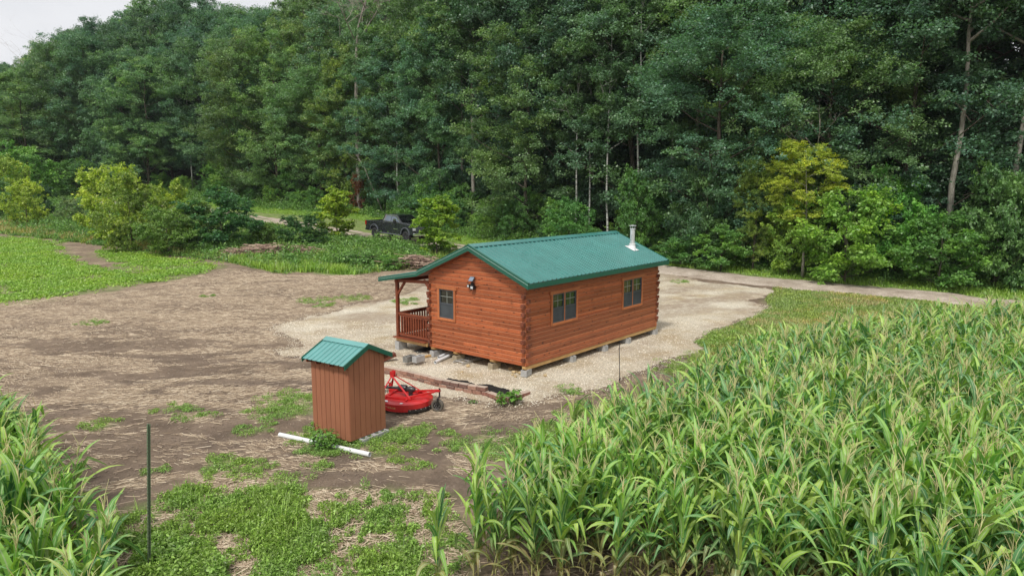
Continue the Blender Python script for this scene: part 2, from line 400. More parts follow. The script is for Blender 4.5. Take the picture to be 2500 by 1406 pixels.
# ---------------------------------------------------------------- leaves, grass and weeds
RG = np.random.default_rng(7)
def norm(a): return a/(np.linalg.norm(a, axis=-1, keepdims=True)+1e-9)
def leaf_quads(C, D, N, ln, wd):
    """diamond leaves: centre, direction, normal, length, width -> verts, quads"""
    D = norm(D); S = norm(np.cross(D, N)); ln = np.asarray(ln).reshape(-1, 1); wd = np.asarray(wd).reshape(-1, 1)
    N2 = norm(np.cross(S, D))
    V = np.stack([C-D*ln*.5, C+S*wd*.5+N2*wd*.12, C+D*ln*.5-N2*ln*.08, C-S*wd*.5+N2*wd*.12], 1).reshape(-1, 3)
    return V, np.arange(len(V)).reshape(-1, 4)
def rand_dirs(n, rg, zb=0.0, zs=1.0):
    d = rg.normal(size=(n, 3)); d[:, 2] = d[:, 2]*zs+zb; return norm(d)

def clump_leaves(cent, rad, hgt, n_per, size, rg, up=.8, asp=.5):
    """leaves over hemispherical clumps standing on the ground"""
    k = len(cent); n = n_per.sum() if hasattr(n_per, 'sum') else n_per*k
    idx = np.repeat(np.arange(k), n_per)
    a = rg.random(n)*2*pi; r = rg.random(n)**.6; hh = rg.random(n)**.7
    h = hh*np.sqrt(np.clip(1-r*r*.8, 0, 1))
    C = np.stack([cent[idx, 0]+cos_(a)*r*rad[idx], cent[idx, 1]+sin_(a)*r*rad[idx], cent[idx, 2]+.02+h*hgt[idx]], 1)
    N = norm(rg.normal(size=(n, 3))*(1-up)*1.2+np.array([0, 0, up])+np.stack([cos_(a)*r, sin_(a)*r, a*0], 1)*.5)
    D = norm(np.stack([cos_(a), sin_(a), rg.normal(size=n)*.5], 1)+rg.normal(size=(n, 3))*.6)
    s = size*(.6+.8*rg.random(n))
    return leaf_quads(C, D, N, s, s*asp)
def cos_(a): return np.cos(a)
def sin_(a): return np.sin(a)

def blades(cent, n_per, h, wd, rg, spread=.08):
    """grass: thin leaning triangles"""
    k = len(cent); n = k*n_per; idx = np.repeat(np.arange(k), n_per)
    a = rg.random(n)*2*pi; b = rg.random(n)*2*pi
    base = cent[idx]+np.stack([cos_(a)*spread*rg.random(n), sin_(a)*spread*rg.random(n), np.zeros(n)-.02], 1)
    H = h[idx]*(.5+.7*rg.random(n)); lean = H*(.15+.6*rg.random(n))
    tip = base+np.stack([cos_(b)*lean, sin_(b)*lean, H], 1)
    s = np.stack([-sin_(b), cos_(b), b*0], 1)*wd*(.6+.8*rg.random(n))[:, None]
    mid = base*.45+tip*.55; mid[:, 2] += H*.12
    V = np.stack([base-s, base+s, mid+s*.7, tip, mid-s*.7], 1).reshape(-1, 3); i = np.arange(n)*5
    return V, np.stack([i, i+1, i+2, i+4], 1), np.stack([i+4, i+2, i+3], 1)

def sample(poly, n, rg, dens=None, view=True):
    """n points inside a polygon, thinned by a density function"""
    out = []; lo, hi = poly.min(0), poly.max(0); tot = 0
    for _ in range(60):
        p = lo+(hi-lo)*rg.random((n, 2)); k = sdist(poly, p[:, 0], p[:, 1]) > 0
        if view:
            px, py = topx(p[:, 0], p[:, 1], terrain(p[:, 0], p[:, 1])); k &= (px > -250) & (px < 2750) & (py < 1650) & (p[:, 1] > 4)
        p = p[k]
        if dens is not None: p = p[rg.random(len(p)) < dens(p[:, 0], p[:, 1])]
        out.append(p); tot += len(p)
        if tot >= n: break
    p = np.concatenate(out)[:n]
    return np.column_stack([p, terrain(p[:, 0], p[:, 1])])

M_TREELEAF = leaf_mat('tree_leaf', True, attr=True, warm=.25)
M_WEED = leaf_mat('weed_leaf', False, (.25, .40, .10, 1), .3, var=.5)
M_CROP = leaf_mat('clover_leaf', False, (.27, .44, .08, 1), .3, var=.3)
M_GRASS = leaf_mat('grass_blade', False, (.27, .37, .105, 1), .3, var=.45)
M_DRYGRASS = leaf_mat('dry_grass_blade', False, (.46, .40, .19, 1), .25, var=.35)
M_RANK = leaf_mat('rank_weed_leaf', False, (.15, .29, .075, 1), .3, var=.55)

# low clover crop on the far left of the field
pts = sample(CROP, 26000, RG, lambda x, y: (sm(.30, .46, vnoise(x, y, .6, 91, 3))*.85+.15)*sm(-.2, 1.6, sdist(CROP, x, y)+(vnoise(x, y, .9, 92, 3)-.5)*3.2))
V, Q = clump_leaves(pts, np.full(len(pts), .16), .06+.10*RG.random(len(pts)), 5, .13, RG)
tag(link('clover', mesh_np('clover', V, Q, mats=[M_CROP])), 'bright green low crop growing in the left of the field', 'crop', kind='stuff')

# rank weeds between field and road
def vdens(x, y): return sm(.35, .6, vnoise(x, y, .45, 93, 3))*.8+.12
pts = sample(VERGE, 6500, RG, vdens); hs_ = .3+1.6*vnoise(pts[:, 0], pts[:, 1], .3, 95, 3)**1.5*(.6+.8*RG.random(len(pts)))
inn = sm(0, 2.2, sdist(VERGE, pts[:, 0], pts[:, 1]))*sm(1.8, 5.5, road_d(pts[:, 0], pts[:, 1])); hs_ *= .3+.7*inn
V, Q = clump_leaves(pts, .25+.35*RG.random(len(pts)), hs_, 46, .15, RG, .55)
tag(link('tall_weeds', mesh_np('tall_weeds', V, Q, mats=[M_RANK])), 'rank green weeds between the bare field and the dirt road', 'weeds', kind='stuff')
pts = sample(VERGE, 16000, RG); V, Q, T = blades(pts, 5, .25+.35*RG.random(len(pts)), .02, RG, .2)
tag(link('verge_grass', mesh_np('verge_grass', V, Q, T, mats=[M_GRASS])), 'tall grass growing among the weeds beside the road', 'grass', kind='stuff')
VG = poly_world([(-300,572),(0,568),(120,582),(300,603),(420,622),(470,612),(380,590),(250,575),(100,552),(0,535),(-300,530)])
pts = sample(VG, 5000, RG, lambda x, y: .1+.9*sm(.4, .6, vnoise(x, y, .5, 97, 3))); V, Q, T = blades(pts, 6, .3+.35*RG.random(len(pts)), .022, RG, .25)
tag(link('dry_grass', mesh_np('dry_grass', V, Q, T, mats=[M_DRYGRASS])), 'yellowing grass strip behind the bright green crop', 'grass', kind='stuff')
VG2 = poly_world([(560,640),(690,668),(770,664),(860,672),(930,662),(900,640),(800,628),(700,618),(600,625)])
pts = sample(VG2, 3200, RG, lambda x, y: .15+.85*sm(.4, .6, vnoise(x, y, .5, 98, 3))); V, Q, T = blades(pts, 8, .2+.3*RG.random(len(pts)), .022, RG, .2)
tag(link('verge_grass', mesh_np('verge_grass', V, Q, T, mats=[M_CROP])), 'fresh yellow-green grass at the back corner of the bare field', 'grass', kind='stuff')

# mown grass right of the pad, and the strip beyond the road
def inroad(x, y): return (rdn(x, y) < .05)
pts = sample(RGRASS, 26000, RG, lambda x, y: inroad(x, y)*(.3+.7*sm(.35, .6, vnoise(x, y, .5, 99, 3)))*(pad_sdn(x, y) < 0))
V, Q, T = blades(pts, 6, .05+.09*RG.random(len(pts)), .014, RG, .12)
tag(link('lawn_grass', mesh_np('lawn_grass', V, Q, T, mats=[M_GRASS])), 'short rough grass between gravel pad and corn field', 'grass', kind='stuff')
pts = sample(RGRASS, 15000, RG, lambda x, y: inroad(x, y)*sm(.40, .55, vnoise(x, y*1.6, .4, 101, 3))*(pad_sdn(x, y) < -.5))
V, Q, T = blades(pts, 6, .06+.1*RG.random(len(pts)), .013, RG, .14)
tag(link('dry_grass', mesh_np('dry_grass', V, Q, T, mats=[M_DRYGRASS])), 'dry tan grass patches in the lawn below the road', 'grass', kind='stuff')
pts = sample(RGRASS, 1100, RG, lambda x, y: sm(30, 24, y)*sm(.4, .6, vnoise(x, y, .7, 103, 3)))
V, Q = clump_leaves(pts, .15+.2*RG.random(len(pts)), .05+.15*RG.random(len(pts)), 40, .07, RG, .7)
tag(link('lawn_weeds', mesh_np('lawn_weeds', V, Q, mats=[M_WEED])), 'leafy weeds in the grass at the edge of the corn', 'weeds', kind='stuff')

ST = np.array([(p[0], p[1]) for p in ROAD_C])
EX = np.linspace(-75, 42, 900)
def strip(n, d0, d1):
    """points between d0 and d1 metres before the edge of the woods"""
    x = -70+108*RG.random(n*3); y = np.interp(x, EDGE[:, 0], EDGE[:, 1])-d0-(d1-d0)*RG.random(n*3)
    ry = np.interp(x, ST[:, 0], ST[:, 1]); k = (rdn(x, y) < -.1) & (y > ry+.5)
    px, py = topx(x, y, terrain(x, y)); k &= (px > -250) & (px < 2750)
    p = np.stack([x, y], 1)[k][:n]; return np.column_stack([p, terrain(p[:, 0], p[:, 1])])
pts = strip(24000, 0, 6); V, Q, T = blades(pts, 6, .1+.28*RG.random(len(pts))*sm(-6, -1, near_edge(pts[:, 0], pts[:, 1])), .018, RG, .16)
tag(link('verge_grass', mesh_np('verge_grass', V, Q, T, mats=[M_CROP])), 'bright grass strip between the dirt road and the woods', 'grass', kind='stuff')
pts = strip(3600, -3.0, 2.2); hh = (.35+1.2*RG.random(len(pts))**2)*(.55+.9*vnoise(pts[:, 0], pts[:, 1], .4, 7, 3))
V, Q = clump_leaves(pts, .3+.4*RG.random(len(pts)), hh, 60, .16, RG, .5)
tag(link('undergrowth', mesh_np('undergrowth', V, Q, mats=[M_RANK])), 'leafy undergrowth along the foot of the woods', 'undergrowth', kind='stuff')

# foreground weeds
pts = sample(FWEED, 1650, RG, lambda x, y: .08+.92*sm(.42, .6, vnoise(x, y, 1.1, 105, 4)))
hh = .05+.34*vnoise(pts[:, 0], pts[:, 1], .8, 107, 2)*RG.random(len(pts))
V, Q = clump_leaves(pts, .05+.10*RG.random(len(pts)), hh, 66, .055, RG, .45, .42)
V2, Q2, T2 = blades(pts, 4, hh*1.5, .006, RG, .16)
tag(link('foreground_weeds', mesh_np('foreground_weeds', np.concatenate([V, V2]), np.concatenate([Q, Q2+len(V)]), T2+len(V), mats=[M_WEED])), 'low green weeds over straw in the foreground', 'weeds', kind='stuff')
FT = poly_world([(330,1430),(360,1340),(480,1330),(540,1400),(560,1500),(300,1500)])
pts = sample(FT, 130, RG); V, Q = clump_leaves(pts, .14+.1*RG.random(len(pts)), .12+.2*RG.random(len(pts)), 230, .07, RG, .5, .45)
tag(link('tall_weeds', mesh_np('tall_weeds', V, Q, mats=[M_WEED])), 'thick leafy weeds around the foot of the green steel post', 'weeds', kind='stuff')
cl = []; rs = []
for c, r in SMALLW:
    k = max(5, int(38*r)); a = RG.random(k)*2*pi; q = np.sqrt(RG.random(k))*r
    cl.append(np.stack([c[0]+cos_(a)*q*1.3, c[1]+sin_(a)*q*1.1], 1)); rs.append(np.full(k, .09+.08*min(r, 1)))
cl = np.concatenate(cl); rs = np.concatenate(rs); pts = np.column_stack([cl, np.maximum(terrain(cl[:, 0], cl[:, 1]), np.where(pad_sdn(cl[:, 0], cl[:, 1]) > 0, terrain(cl[:, 0], cl[:, 1])+.06, -9))])
V, Q = clump_leaves(pts, rs*(.7+.6*RG.random(len(rs))), rs*.9*(.3+RG.random(len(rs))), 85, .038, RG, .5, .42)
tag(link('weed_patches', mesh_np('weed_patches', V, Q, mats=[M_WEED])), 'scattered patches of low weeds on the bare soil', 'weeds', kind='stuff')

# ---------------------------------------------------------------- corn straw and clods on the soil
def sticks(p, ang, ln, wd, rg, lift=.02):
    n = len(p); d = np.stack([cos_(ang), sin_(ang), rg.normal(size=n)*.07], 1)*ln[:, None]/2; s = np.stack([-sin_(ang), cos_(ang), ang*0], 1)*wd[:, None]/2
    c = p+np.array([0, 0, 1])*(lift+rg.random(n)*.03)[:, None]; t = np.array([0, 0, 1.])*wd[:, None]*.6
    V = np.stack([c-d-s, c+d-s, c+d+t, c-d+t, c+d+s, c-d+s], 1).reshape(-1, 3); i = np.arange(n)*6
    return V, np.concatenate([np.stack([i, i+1, i+2, i+3], 1), np.stack([i+3, i+2, i+4, i+5], 1)])
mS = NM('straw', .8, .2); r = mS.island()
mS.base(mS.mix(1, mS.ramp(r, [(0, (.19, .135, .09)), (.4, (.34, .26, .18)), (.8, (.52, .42, .30)), (1, (.66, .56, .42))]), (1, 1, 1, 1), 'MULTIPLY')); M_STRAW = mS.m
FIELD = poly_world([(-300,770),(0,735),(320,712),(560,655),(700,672),(960,672),(1040,700),(960,735),(660,800),(700,870),(940,960),(1240,1000),(1500,945),(1640,905),(1500,985),(1300,1060),(1100,1200),(1060,1430),(300,1430),(200,1240),(60,1030),(-300,950)])
def strawdens(x, y):
    n = strawn(x, y); left = np.clip(.18+sm(-2, 3, -x+(y-14)*.35), 0, 1)
    return (sm(.47, .56, n)*left*.95+.03*left+.010+.35*sm(24, 32, y))*(pad_sdn(x, y) < -.1)
pts = sample(FIELD, 62000, RG, strawdens); flow = vnoise(pts[:, 0], pts[:, 1], .35, 111, 2)*2.6-1.3
V, Q = sticks(pts, flow+RG.normal(size=len(pts))*.45, .08+.26*RG.random(len(pts))**1.5, .006+.009*RG.random(len(pts)), RG, .0)
p2 = sample(FWEED, 9000, RG); p3 = sample(CORN_R, 9000, RG)
p2 = np.concatenate([p2, p3]); Vb, Qb = sticks(p2, RG.random(len(p2))*6.3, .08+.3*RG.random(len(p2))**1.5, .007+.011*RG.random(len(p2)), RG, .0)
tag(link('corn_straw', mesh_np('corn_straw', np.concatenate([V, Vb]), np.concatenate([Q, Qb+len(V)]), mats=[M_STRAW])), 'pale broken corn straw washed over the brown soil', 'straw', kind='stuff')
# pebbles and clods: small rough tetra-like lumps
def lumps(p, r, rg):
    n = len(p); dirs = norm(np.array([[1,0,0],[0,1,0],[-1,0,0],[0,-1,0],[0,0,1.]]))
    V = p[:, None, :]+dirs[None]*(r[:, None, None]*(.6+.7*rg.random((n, 5, 1)))); V = V.reshape(-1, 3); i = np.arange(n)*5
    return V, np.concatenate([np.stack([i+a, i+b, i+4], 1) for a, b in ((0,1),(1,2),(2,3),(3,0))])
pts = sample(FIELD, 16000, RG, lambda x, y: (y < 30)*(pad_sdn(x, y) < -.2)); V, T = lumps(pts, .012+.03*RG.random(len(pts))**3, RG)
tag(link('soil_clods', mesh_np('soil_clods', V, None, T, mats=[plain('clod', (.19, .145, .11), .95, .3)])), 'small clods scattered over the brown soil', 'clods', kind='stuff')
PADX = PAD+(PAD-PAD.mean(0))*.07
pts = sample(PADX, 9000, RG, lambda x, y: (y < 34)*sm(-1.3, -.1, pad_sdn(x, y))*sm(.5, -.1, pad_sdn(x, y))); pts[:, 2] += .0; V, T = lumps(pts, .008+.014*RG.random(len(pts))**2, RG); EDGE_ST = (V, T)
PW = sample(PAD, 26000, RG, lambda x, y: (y < 30)*(pad_sdn(x, y) > .1)); PW[:, 2] = pad_z(PW[:, 0], PW[:, 1]); V, T = lumps(PW, .008+.018*RG.random(len(PW))**2, RG); T = np.concatenate([T, EDGE_ST[1]+len(V)]); V = np.concatenate([V, EDGE_ST[0]])
mP = NM('pebble', .85, .2); mP.base(mP.ramp(mP.island(), [(0, (.3, .23, .15)), (.4, (.55, .47, .34)), (1, (.78, .73, .62))]))
tag(link('gravel_stones', mesh_np('gravel_stones', V, None, T, mats=[mP.m])), 'pale crushed stones covering the gravel pad', 'gravel', kind='stuff')

# ---------------------------------------------------------------- log cabin
def wood(name, a, b, dark, rough=.5, sc=(.6, 9, 9), knots=True, spec=.35, seam=False, ivar=.3):
    m = NM(name, rough, spec); v = m.coord('Object', sc); r = m.island()
    off = m.n('VectorMath', _operation='ADD'); m.set(off.inputs[0], v); cmb = m.n('CombineXYZ', X=m.math('MULTIPLY', r, 37.0), Y=m.math('MULTIPLY', r, 11.0), Z=m.math('MULTIPLY', r, 5.0)); m.set(off.inputs[1], cmb.outputs[0]); v = off.outputs[0]
    g = m.noise(v, 2.6, 7, .62, 1.2); c = m.ramp(g, [(.28, dark), (.45, a), (.72, b)])
    c = m.mix(1, c, m.ramp(r, [(0, 1-ivar), (.5, 1), (1, 1+ivar*.8)]), 'MULTIPLY')
    c = m.mix(m.ramp(m.noise(m.coord('Object', (1, 1, 1)), 2.3, 4, .6), [(.5, 0.0), (.72, .45)]), c, dark)
    if knots:
        k = m.vor(m.coord('Object', (3.1, 3.1, 7.1)), 1.25, 'Distance'); c = m.mix(m.ramp(k, [(.13, .9), (.24, 0.0)]), c, tuple(x*.3 for x in dark[:3])+(1,))
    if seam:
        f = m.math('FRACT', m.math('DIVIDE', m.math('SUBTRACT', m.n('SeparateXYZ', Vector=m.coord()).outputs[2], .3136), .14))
        c = m.mix(m.ramp(f, [(.82, 0.0), (.89, .55)]), c, (.72, .33, .17, 1)); c = m.mix(m.ramp(f, [(.05, .75), (.12, 0.0)]), c, tuple(x*.4 for x in dark[:3])+(1,))  # pale top edge: thin stain plus skylight on the bevel painted in; dark joint below
    m.base(c); m.bump(g, .12, .01); return m.m
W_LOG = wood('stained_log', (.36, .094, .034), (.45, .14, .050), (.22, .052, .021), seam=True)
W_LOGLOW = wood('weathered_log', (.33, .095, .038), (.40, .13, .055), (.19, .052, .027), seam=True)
W_END = wood('log_end', (.15, .045, .025), (.26, .08, .042), (.07, .022, .014), knots=False)
W_TRIM = wood('window_trim_wood', (.42, .135, .05), (.50, .18, .065), (.26, .07, .028), knots=False)
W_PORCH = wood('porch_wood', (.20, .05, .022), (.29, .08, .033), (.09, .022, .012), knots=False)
W_SKID = wood('raw_timber', (.50, .30, .11), (.62, .42, .20), (.32, .17, .06), knots=False)
def metal_roof(name, c, rough=.28, coat=.35):
    m = NM(name, rough, .75); v = m.coord(); n = m.noise(v, 1.4, 5)
    m.base(m.mix(1, c, m.ramp(n, [(.3, .88), (.7, 1.1)]), 'MULTIPLY')); m.rough(m.ramp(m.noise(v, 1.1, 3), [(.3, rough-.06), (.7, rough+.12)]))
    m.b.inputs['Coat Weight'].default_value = coat; m.b.inputs['Coat Roughness'].default_value = .22; return m.m
M_ROOF = metal_roof('teal_roof_metal', (.048, .20, .18, 1)); M_FASCIA = metal_roof('green_trim_metal', (.003, .092, .056, 1), .4, .03)
M_OHROOF = metal_roof('pale_roof_metal', (.11, .31, .29, 1), .4, .15)
M_GALV = plain('galvanised', (.80, .81, .82, 1), .3, .15, 5, .5, .6); M_WHITE = plain('white_paint', (.78, .78, .78, 1), .45, .08)
M_BLACK = plain('black_plastic', (.02, .02, .022, 1), .4); M_FRAME = plain('dark_window_frame', (.075, .085, .095, 1), .45)
mg = NM('window_glass', .05, .9); mg.base((.012, .018, .014)); mg.b.inputs['Coat Weight'].default_value = .6; M_GLASS = mg.m
M_SCREEN = plain('insect_screen', (.062, .072, .078, 1), .7, .25, 3); M_MUNTIN = plain('muntin', (.3, .32, .28, 1), .5)
M_CMU = plain('concrete_block', (.42, .42, .41, 1), .95, .22, 5, .1, 0, .5, 60); M_CMUD = plain('damp_concrete_block', (.24, .235, .215, 1), .95, .35, 5, .1, 0, .5, 60)
M_CMUT = plain('sandy_block', (.38, .32, .22, 1), .95, .3, 5, .1, 0, .5, 60)

CX, CY, YAW, CW, CLN = 0.4269, 20.9822, 0.8743, 4.275, 8.2888
ZB, CH, NC = .3136, .14, 17
cab = empty('log_cabin', (CX, CY, 0), YAW, 'small stained log cabin with green metal roof and side porch, raised on concrete blocks', 'cabin')
ca, sa = cos(YAW), sin(YAW)
def cw(l, w): return CX+ca*l-sa*w, CY+sa*l+ca*w
ZT = ZB+CH*NC                                  # 2.69
SL = .4144; EZ = 2.941; OE = .284; OG = .2725   # eave top z at w=-OE
def rz_(wd): return EZ+SL*(min(wd, CW-wd)+OE)
def log_l(mb, l0, l1, w0, w1, z, h=CH, bev=.013):
    """log running along l; both faces have eased edges"""
    b2 = bev*1.9; p = [(w0+bev*.6, z), (w1-bev*.6, z), (w1, z+bev*.6), (w1, z+h-b2), (w1-b2, z+h), (w0+b2, z+h), (w0, z+h-b2), (w0, z+bev*.6)]
    mb.prism(p, l0, l1, 'x')
def log_w(mb, w0, w1, l0, l1, z, h=CH, bev=.013):
    b2 = bev*1.9; p = [(l0+bev*.6, z), (l1-bev*.6, z), (l1, z+bev*.6), (l1, z+h-b2), (l1-b2, z+h), (l0+b2, z+h), (l0, z+h-b2), (l0, z+bev*.6)]
    mb.prism(p, w0, w1, 'y')
TH = .13; rgc = random.Random(5)
WIN_G = (3.07, 3.745, 1.42, 2.395); WIN_1 = (1.335, 2.65, 1.475, 2.405); WIN_2 = (5.67, 6.985, 1.405, 2.405)
def course_segments(a, b, z, wins):
    """split a course where windows stand, and at random butt joints"""
    cuts = [(a, b)]
    for w in wins:
        if z+CH > w[2]-.02 and z < w[3]+.02:
            nc = []
            for s, e in cuts:
                if w[0] > s and w[1] < e: nc += [(s, w[0]), (w[1], e)]
                else: nc.append((s, e))
            cuts = nc
    out = []
    for s, e in cuts:
        if e-s > 2.2 and rgc.random() < .5:
            j = s+(e-s)*rgc.uniform(.3, .7); out += [(s, j-.0015), (j+.0015, e)]
        else: out.append((s, e))
    return out
def clipz(l0, l1, z0, z1, wn, mk):   # fills the slices of a course above/below a window opening
    pass
side, sidelow, gab, back = MB(), MB(), MB(), MB(); ends = {(a, b): MB() for a in (0, 1) for b in (0, 1)}
def add_course(fn, mb, a, b, t0, t1, z, wins):
    """course z..z+CH, cut around openings with partial height pieces"""
    zs = {z, z+CH}
    for w in wins:
        for q in (w[2], w[3]):
            if z+.012 < q < z+CH-.012: zs.add(q)
    zs = sorted(zs)
    for z0, z1 in zip(zs[:-1], zs[1:]):
        segs = [(a, b)]
        for w in wins:
            if z1 > w[2]+.012 and z0 < w[3]-.012:
                segs = [p for s, e in segs for p in (((s, w[0]), (w[1], e)) if w[0] > s and w[1] < e else ((s, e),))]
        for s, e in segs:
            if e-s > 2.2 and rgc.random() < .45:
                j = s+(e-s)*rgc.uniform(.3, .7); fn(mb, s, j-.0015, t0, t1, z0, z1-z0, min(.013, (z1-z0)/3)); fn(mb, j+.0015, e, t0, t1, z0, z1-z0, min(.013, (z1-z0)/3))
            else: fn(mb, s, e, t0, t1, z0, z1-z0, min(.013, (z1-z0)/3))
for i in range(NC):
    z = ZB+CH*i
    if i % 2 == 0:   # gable logs full, side logs butt inside them
        gl = (0, CW); ll = (TH+.001, CLN-TH-.001)
    else: gl = (TH+.001, CW-TH-.001); ll = (0, CLN)
    low = i < 8; e_ = [rgc.uniform(.095, .13) for _ in range(4)]
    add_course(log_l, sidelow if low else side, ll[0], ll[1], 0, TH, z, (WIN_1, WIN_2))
    log_l(back, ll[0], ll[1], CW-TH, CW, z)
    add_course(log_w, gab, gl[0], gl[1], 0, TH, z, (WIN_G,))
    log_w(back, gl[0], gl[1], CLN-TH, CLN, z)
    if 0 < i < NC-1:      # projecting log ends at the corners
        e = rgc.uniform(.098, .13); hh = (rgc.uniform(.004, .02), CH-rgc.uniform(.004, .02))
        if i % 2 == 1:
            for w0, w1 in ((.004, TH-.004), (CW-TH+.004, CW-.004)):
                for l0, l1 in ((-e, -.001), (CLN+.001, CLN+e)): ends[l0 > 1, w0 > 1].box(l0, l1, w0, w1, z+hh[0], z+hh[1])
        else:
            for l0, l1 in ((.004, TH-.004), (CLN-TH+.004, CLN-.004)):
                for w0, w1 in ((-e*.8, -.001), (CW+.001, CW+e*.8)): ends[l0 > 1, w0 > 1].box(l0, l1, w0, w1, z+hh[0], z+hh[1])
# gable triangles above the wall plate
z = ZT
while True:
    def wlim(zz): return (zz-EZ+.16)/SL-OE+.02
    a0, a1 = max(wlim(z), 0), max(wlim(z+CH), 0)
    if a1 > CW/2: a1 = CW/2-.005
    if a0 > CW/2-.06: break
    for l0 in (0, CLN-TH):
        mb = gab if l0 == 0 else back
        j = rgc.uniform(.35, .65)*CW
        mb.prism([(a0, z+.004), (CW-a0, z+.004), (CW-a1, z+CH-.004), (a1, z+CH-.004)], l0+.004, l0+TH, 'x')
        if l0 == 0: mb.prism([(a0+.02, z+.012), (CW-a0-.02, z+.012), (CW-a1-.02, z+CH-.012), (a1+.02, z+CH-.012)], l0-.006, l0+.003, 'x')
    z += CH
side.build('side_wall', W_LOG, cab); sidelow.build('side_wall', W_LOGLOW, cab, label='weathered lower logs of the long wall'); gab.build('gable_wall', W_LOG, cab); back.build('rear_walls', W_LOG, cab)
for q in ends.values(): q.build('log_ends', W_END, cab, bevel=.012)
# raw timber sill and skids
sk = MB(); sk.prism([(0, .235), (.02, .205), (CLN-.02, .205), (CLN, .235), (CLN, ZB-.003), (0, ZB-.003)], .012, .15, 'y'); sk.build('sill_beam', W_SKID, cab)
for wv in (1.32, 2.95, CW-.24):
    s_ = MB(); s_.prism([(-.05, ZB-.003), (-.02, ZB-.06), (.12, ZB-.1), (CLN, ZB-.1), (CLN, ZB-.003)], wv, wv+.14, 'y'); s_.build('skid_beam', W_SKID, cab)
MB().box(.15, CLN-.15, .16, CW-.25, ZB+.002, ZB+.03).build('floor_deck', W_SKID, cab)

# roof: ribbed metal sheets
def ribbed(mb, l0, l1, profile_pts, up, thick=.012, pitch=.2286, rib=.038):
    """profile_pts: two points (w,z) top and eave; ribs run between them; section marches along l"""
    (wa, za), (wb, zb) = profile_pts; d = sqrt((wb-wa)**2+(zb-za)**2); nw, nz = -(zb-za)/d, (wb-wa)/d
    if nz < 0: nw, nz = -nw, -nz
    sec = []; x = l0+.03
    sec.append((l0, 0))
    while x+.10 < l1:
        sec += [(x, 0), (x+.016, rib), (x+.036, rib), (x+.052, 0)]
        for k in (.34, .67):
            xx = x+.048+(pitch-.048)*k
            if False: sec += [(xx-.014, 0), (xx-.005, rib*.22), (xx+.005, rib*.22), (xx+.014, 0)]
        x += pitch
    sec.append((l1, 0))
    vs = []; n = len(sec)
    for (w_, z_) in ((wa, za), (wb, zb)):
        for t in (0, -thick):
            vs += [(x, w_+nw*(h+t), z_+nz*(h+t)) for x, h in sec]
    fs = []
    for i in range(n-1):
        fs += [(i, i+1, 2*n+i+1, 2*n+i), (n+i+1, n+i, 3*n+i, 3*n+i+1), (i+1, i, n+i, n+i+1), (2*n+i, 2*n+i+1, 3*n+i+1, 3*n+i)]
    fs += [(0, 2*n, 3*n, n), (n-1, 2*n-1, 4*n-1, 3*n-1)]
    mb.add(vs, fs)
ZR = EZ+SL*(CW/2+OE)
roof = MB(); ribbed(roof, -OG, CLN+OG, ((CW/2, ZR), (-OE, EZ)), 1); ro = roof.build('roof_sheet', M_ROOF, cab)
rl = MB(); ribbed(rl, -OG, CLN+OG, ((CW/2, ZR), (CW+OE, EZ)), 1); rl.build('roof_sheet', M_ROOF, cab)
PW_, PZ_ = CW+2.3157, 2.5674
rp = MB(); ribbed(rp, -OG, CLN+OG, ((CW+OE-.02, EZ-.03), (PW_, PZ_-.02)), 1); rp.build('porch_roof', M_ROOF, cab)
cp = MB()
for sgn in (-1, 1):
    a = (CW/2, ZR+.055); b = (CW/2+sgn*.17, ZR+.055-SL*.17); c_ = (CW/2+sgn*.185, ZR+.042-SL*.185)
    pts_ = [a, b, c_, (c_[0], c_[1]-.004), (b[0], b[1]-.006), (a[0], a[1]-.006)]
    cp.prism(pts_, -OG-.01, CLN+OG+.01, 'x')
cp.build('ridge_cap', M_ROOF, cab)
# fascia and rake trim
fa = MB(); fa.box(-OG, CLN+OG, -OE-.022, -OE, EZ-.165, EZ-.018); fa.box(-OG, CLN+OG, -OE-.03, -OE-.0225, EZ-.165, EZ-.15); fa.build('eave_fascia', M_FASCIA, cab, bevel=.004)
def rake(mb, l0, l1, a, b, depth=.165, drop=0.0, bead=True):
    (wa, za), (wb, zb) = a, b
    mb.hexa([(l0, wa, za-depth), (l1, wa, za-depth), (l1, wb, zb-depth), (l0, wb, zb-depth), (l0, wa, za+.03), (l1, wa, za+.03), (l1, wb, zb+.03), (l0, wb, zb+.03)])
for s0 in (-OG-.02, CLN+OG+.001):
    r_ = MB(); rake(r_, s0, s0+.02, (CW/2, ZR), (-OE-.02, EZ-.008)); rake(r_, s0, s0+.02, (CW/2, ZR), (CW+OE, EZ)); 
    rake(r_, s0-.001, s0+.021, (CW+OE-.01, EZ-.045), (PW_, PZ_-.02), .12)
    # top flange lying on the sheet
    s1 = s0 if s0 < 0 else s0-.08
    for (a, b) in (((CW/2, ZR), (-OE-.02, EZ-.008)), ((CW/2, ZR), (CW+OE, EZ))):
        r_.hexa([(s1, a[0], a[1]+.031), (s1+.1, a[0], a[1]+.031), (s1+.1, b[0], b[1]+.031), (s1, b[0], b[1]+.031), (s1, a[0], a[1]+.036), (s1+.1, a[0], a[1]+.036), (s1+.1, b[0], b[1]+.036), (s1, b[0], b[1]+.036)])
    r_.build('rake_trim', M_FASCIA, cab)
    if s0 < 0:
        b_ = MB()
        for (a, b, dd) in (((CW/2, ZR), (-OE-.02, EZ-.008), .03), ((CW/2, ZR), (CW+OE, EZ), .03), ((CW+OE, EZ-.04), (PW_, PZ_-.02), .03)):
            b_.bar((s0-.004, a[0], a[1]-dd), (s0-.004, b[0], b[1]-dd), .006, .008)
        b_.build('trim_bead', plain('pale_bead', (.45, .62, .55, 1), .4), cab)
MB().box(-OG, CLN+OG, PW_, PW_+.02, PZ_-.15, PZ_).build('porch_fascia', M_FASCIA, cab)
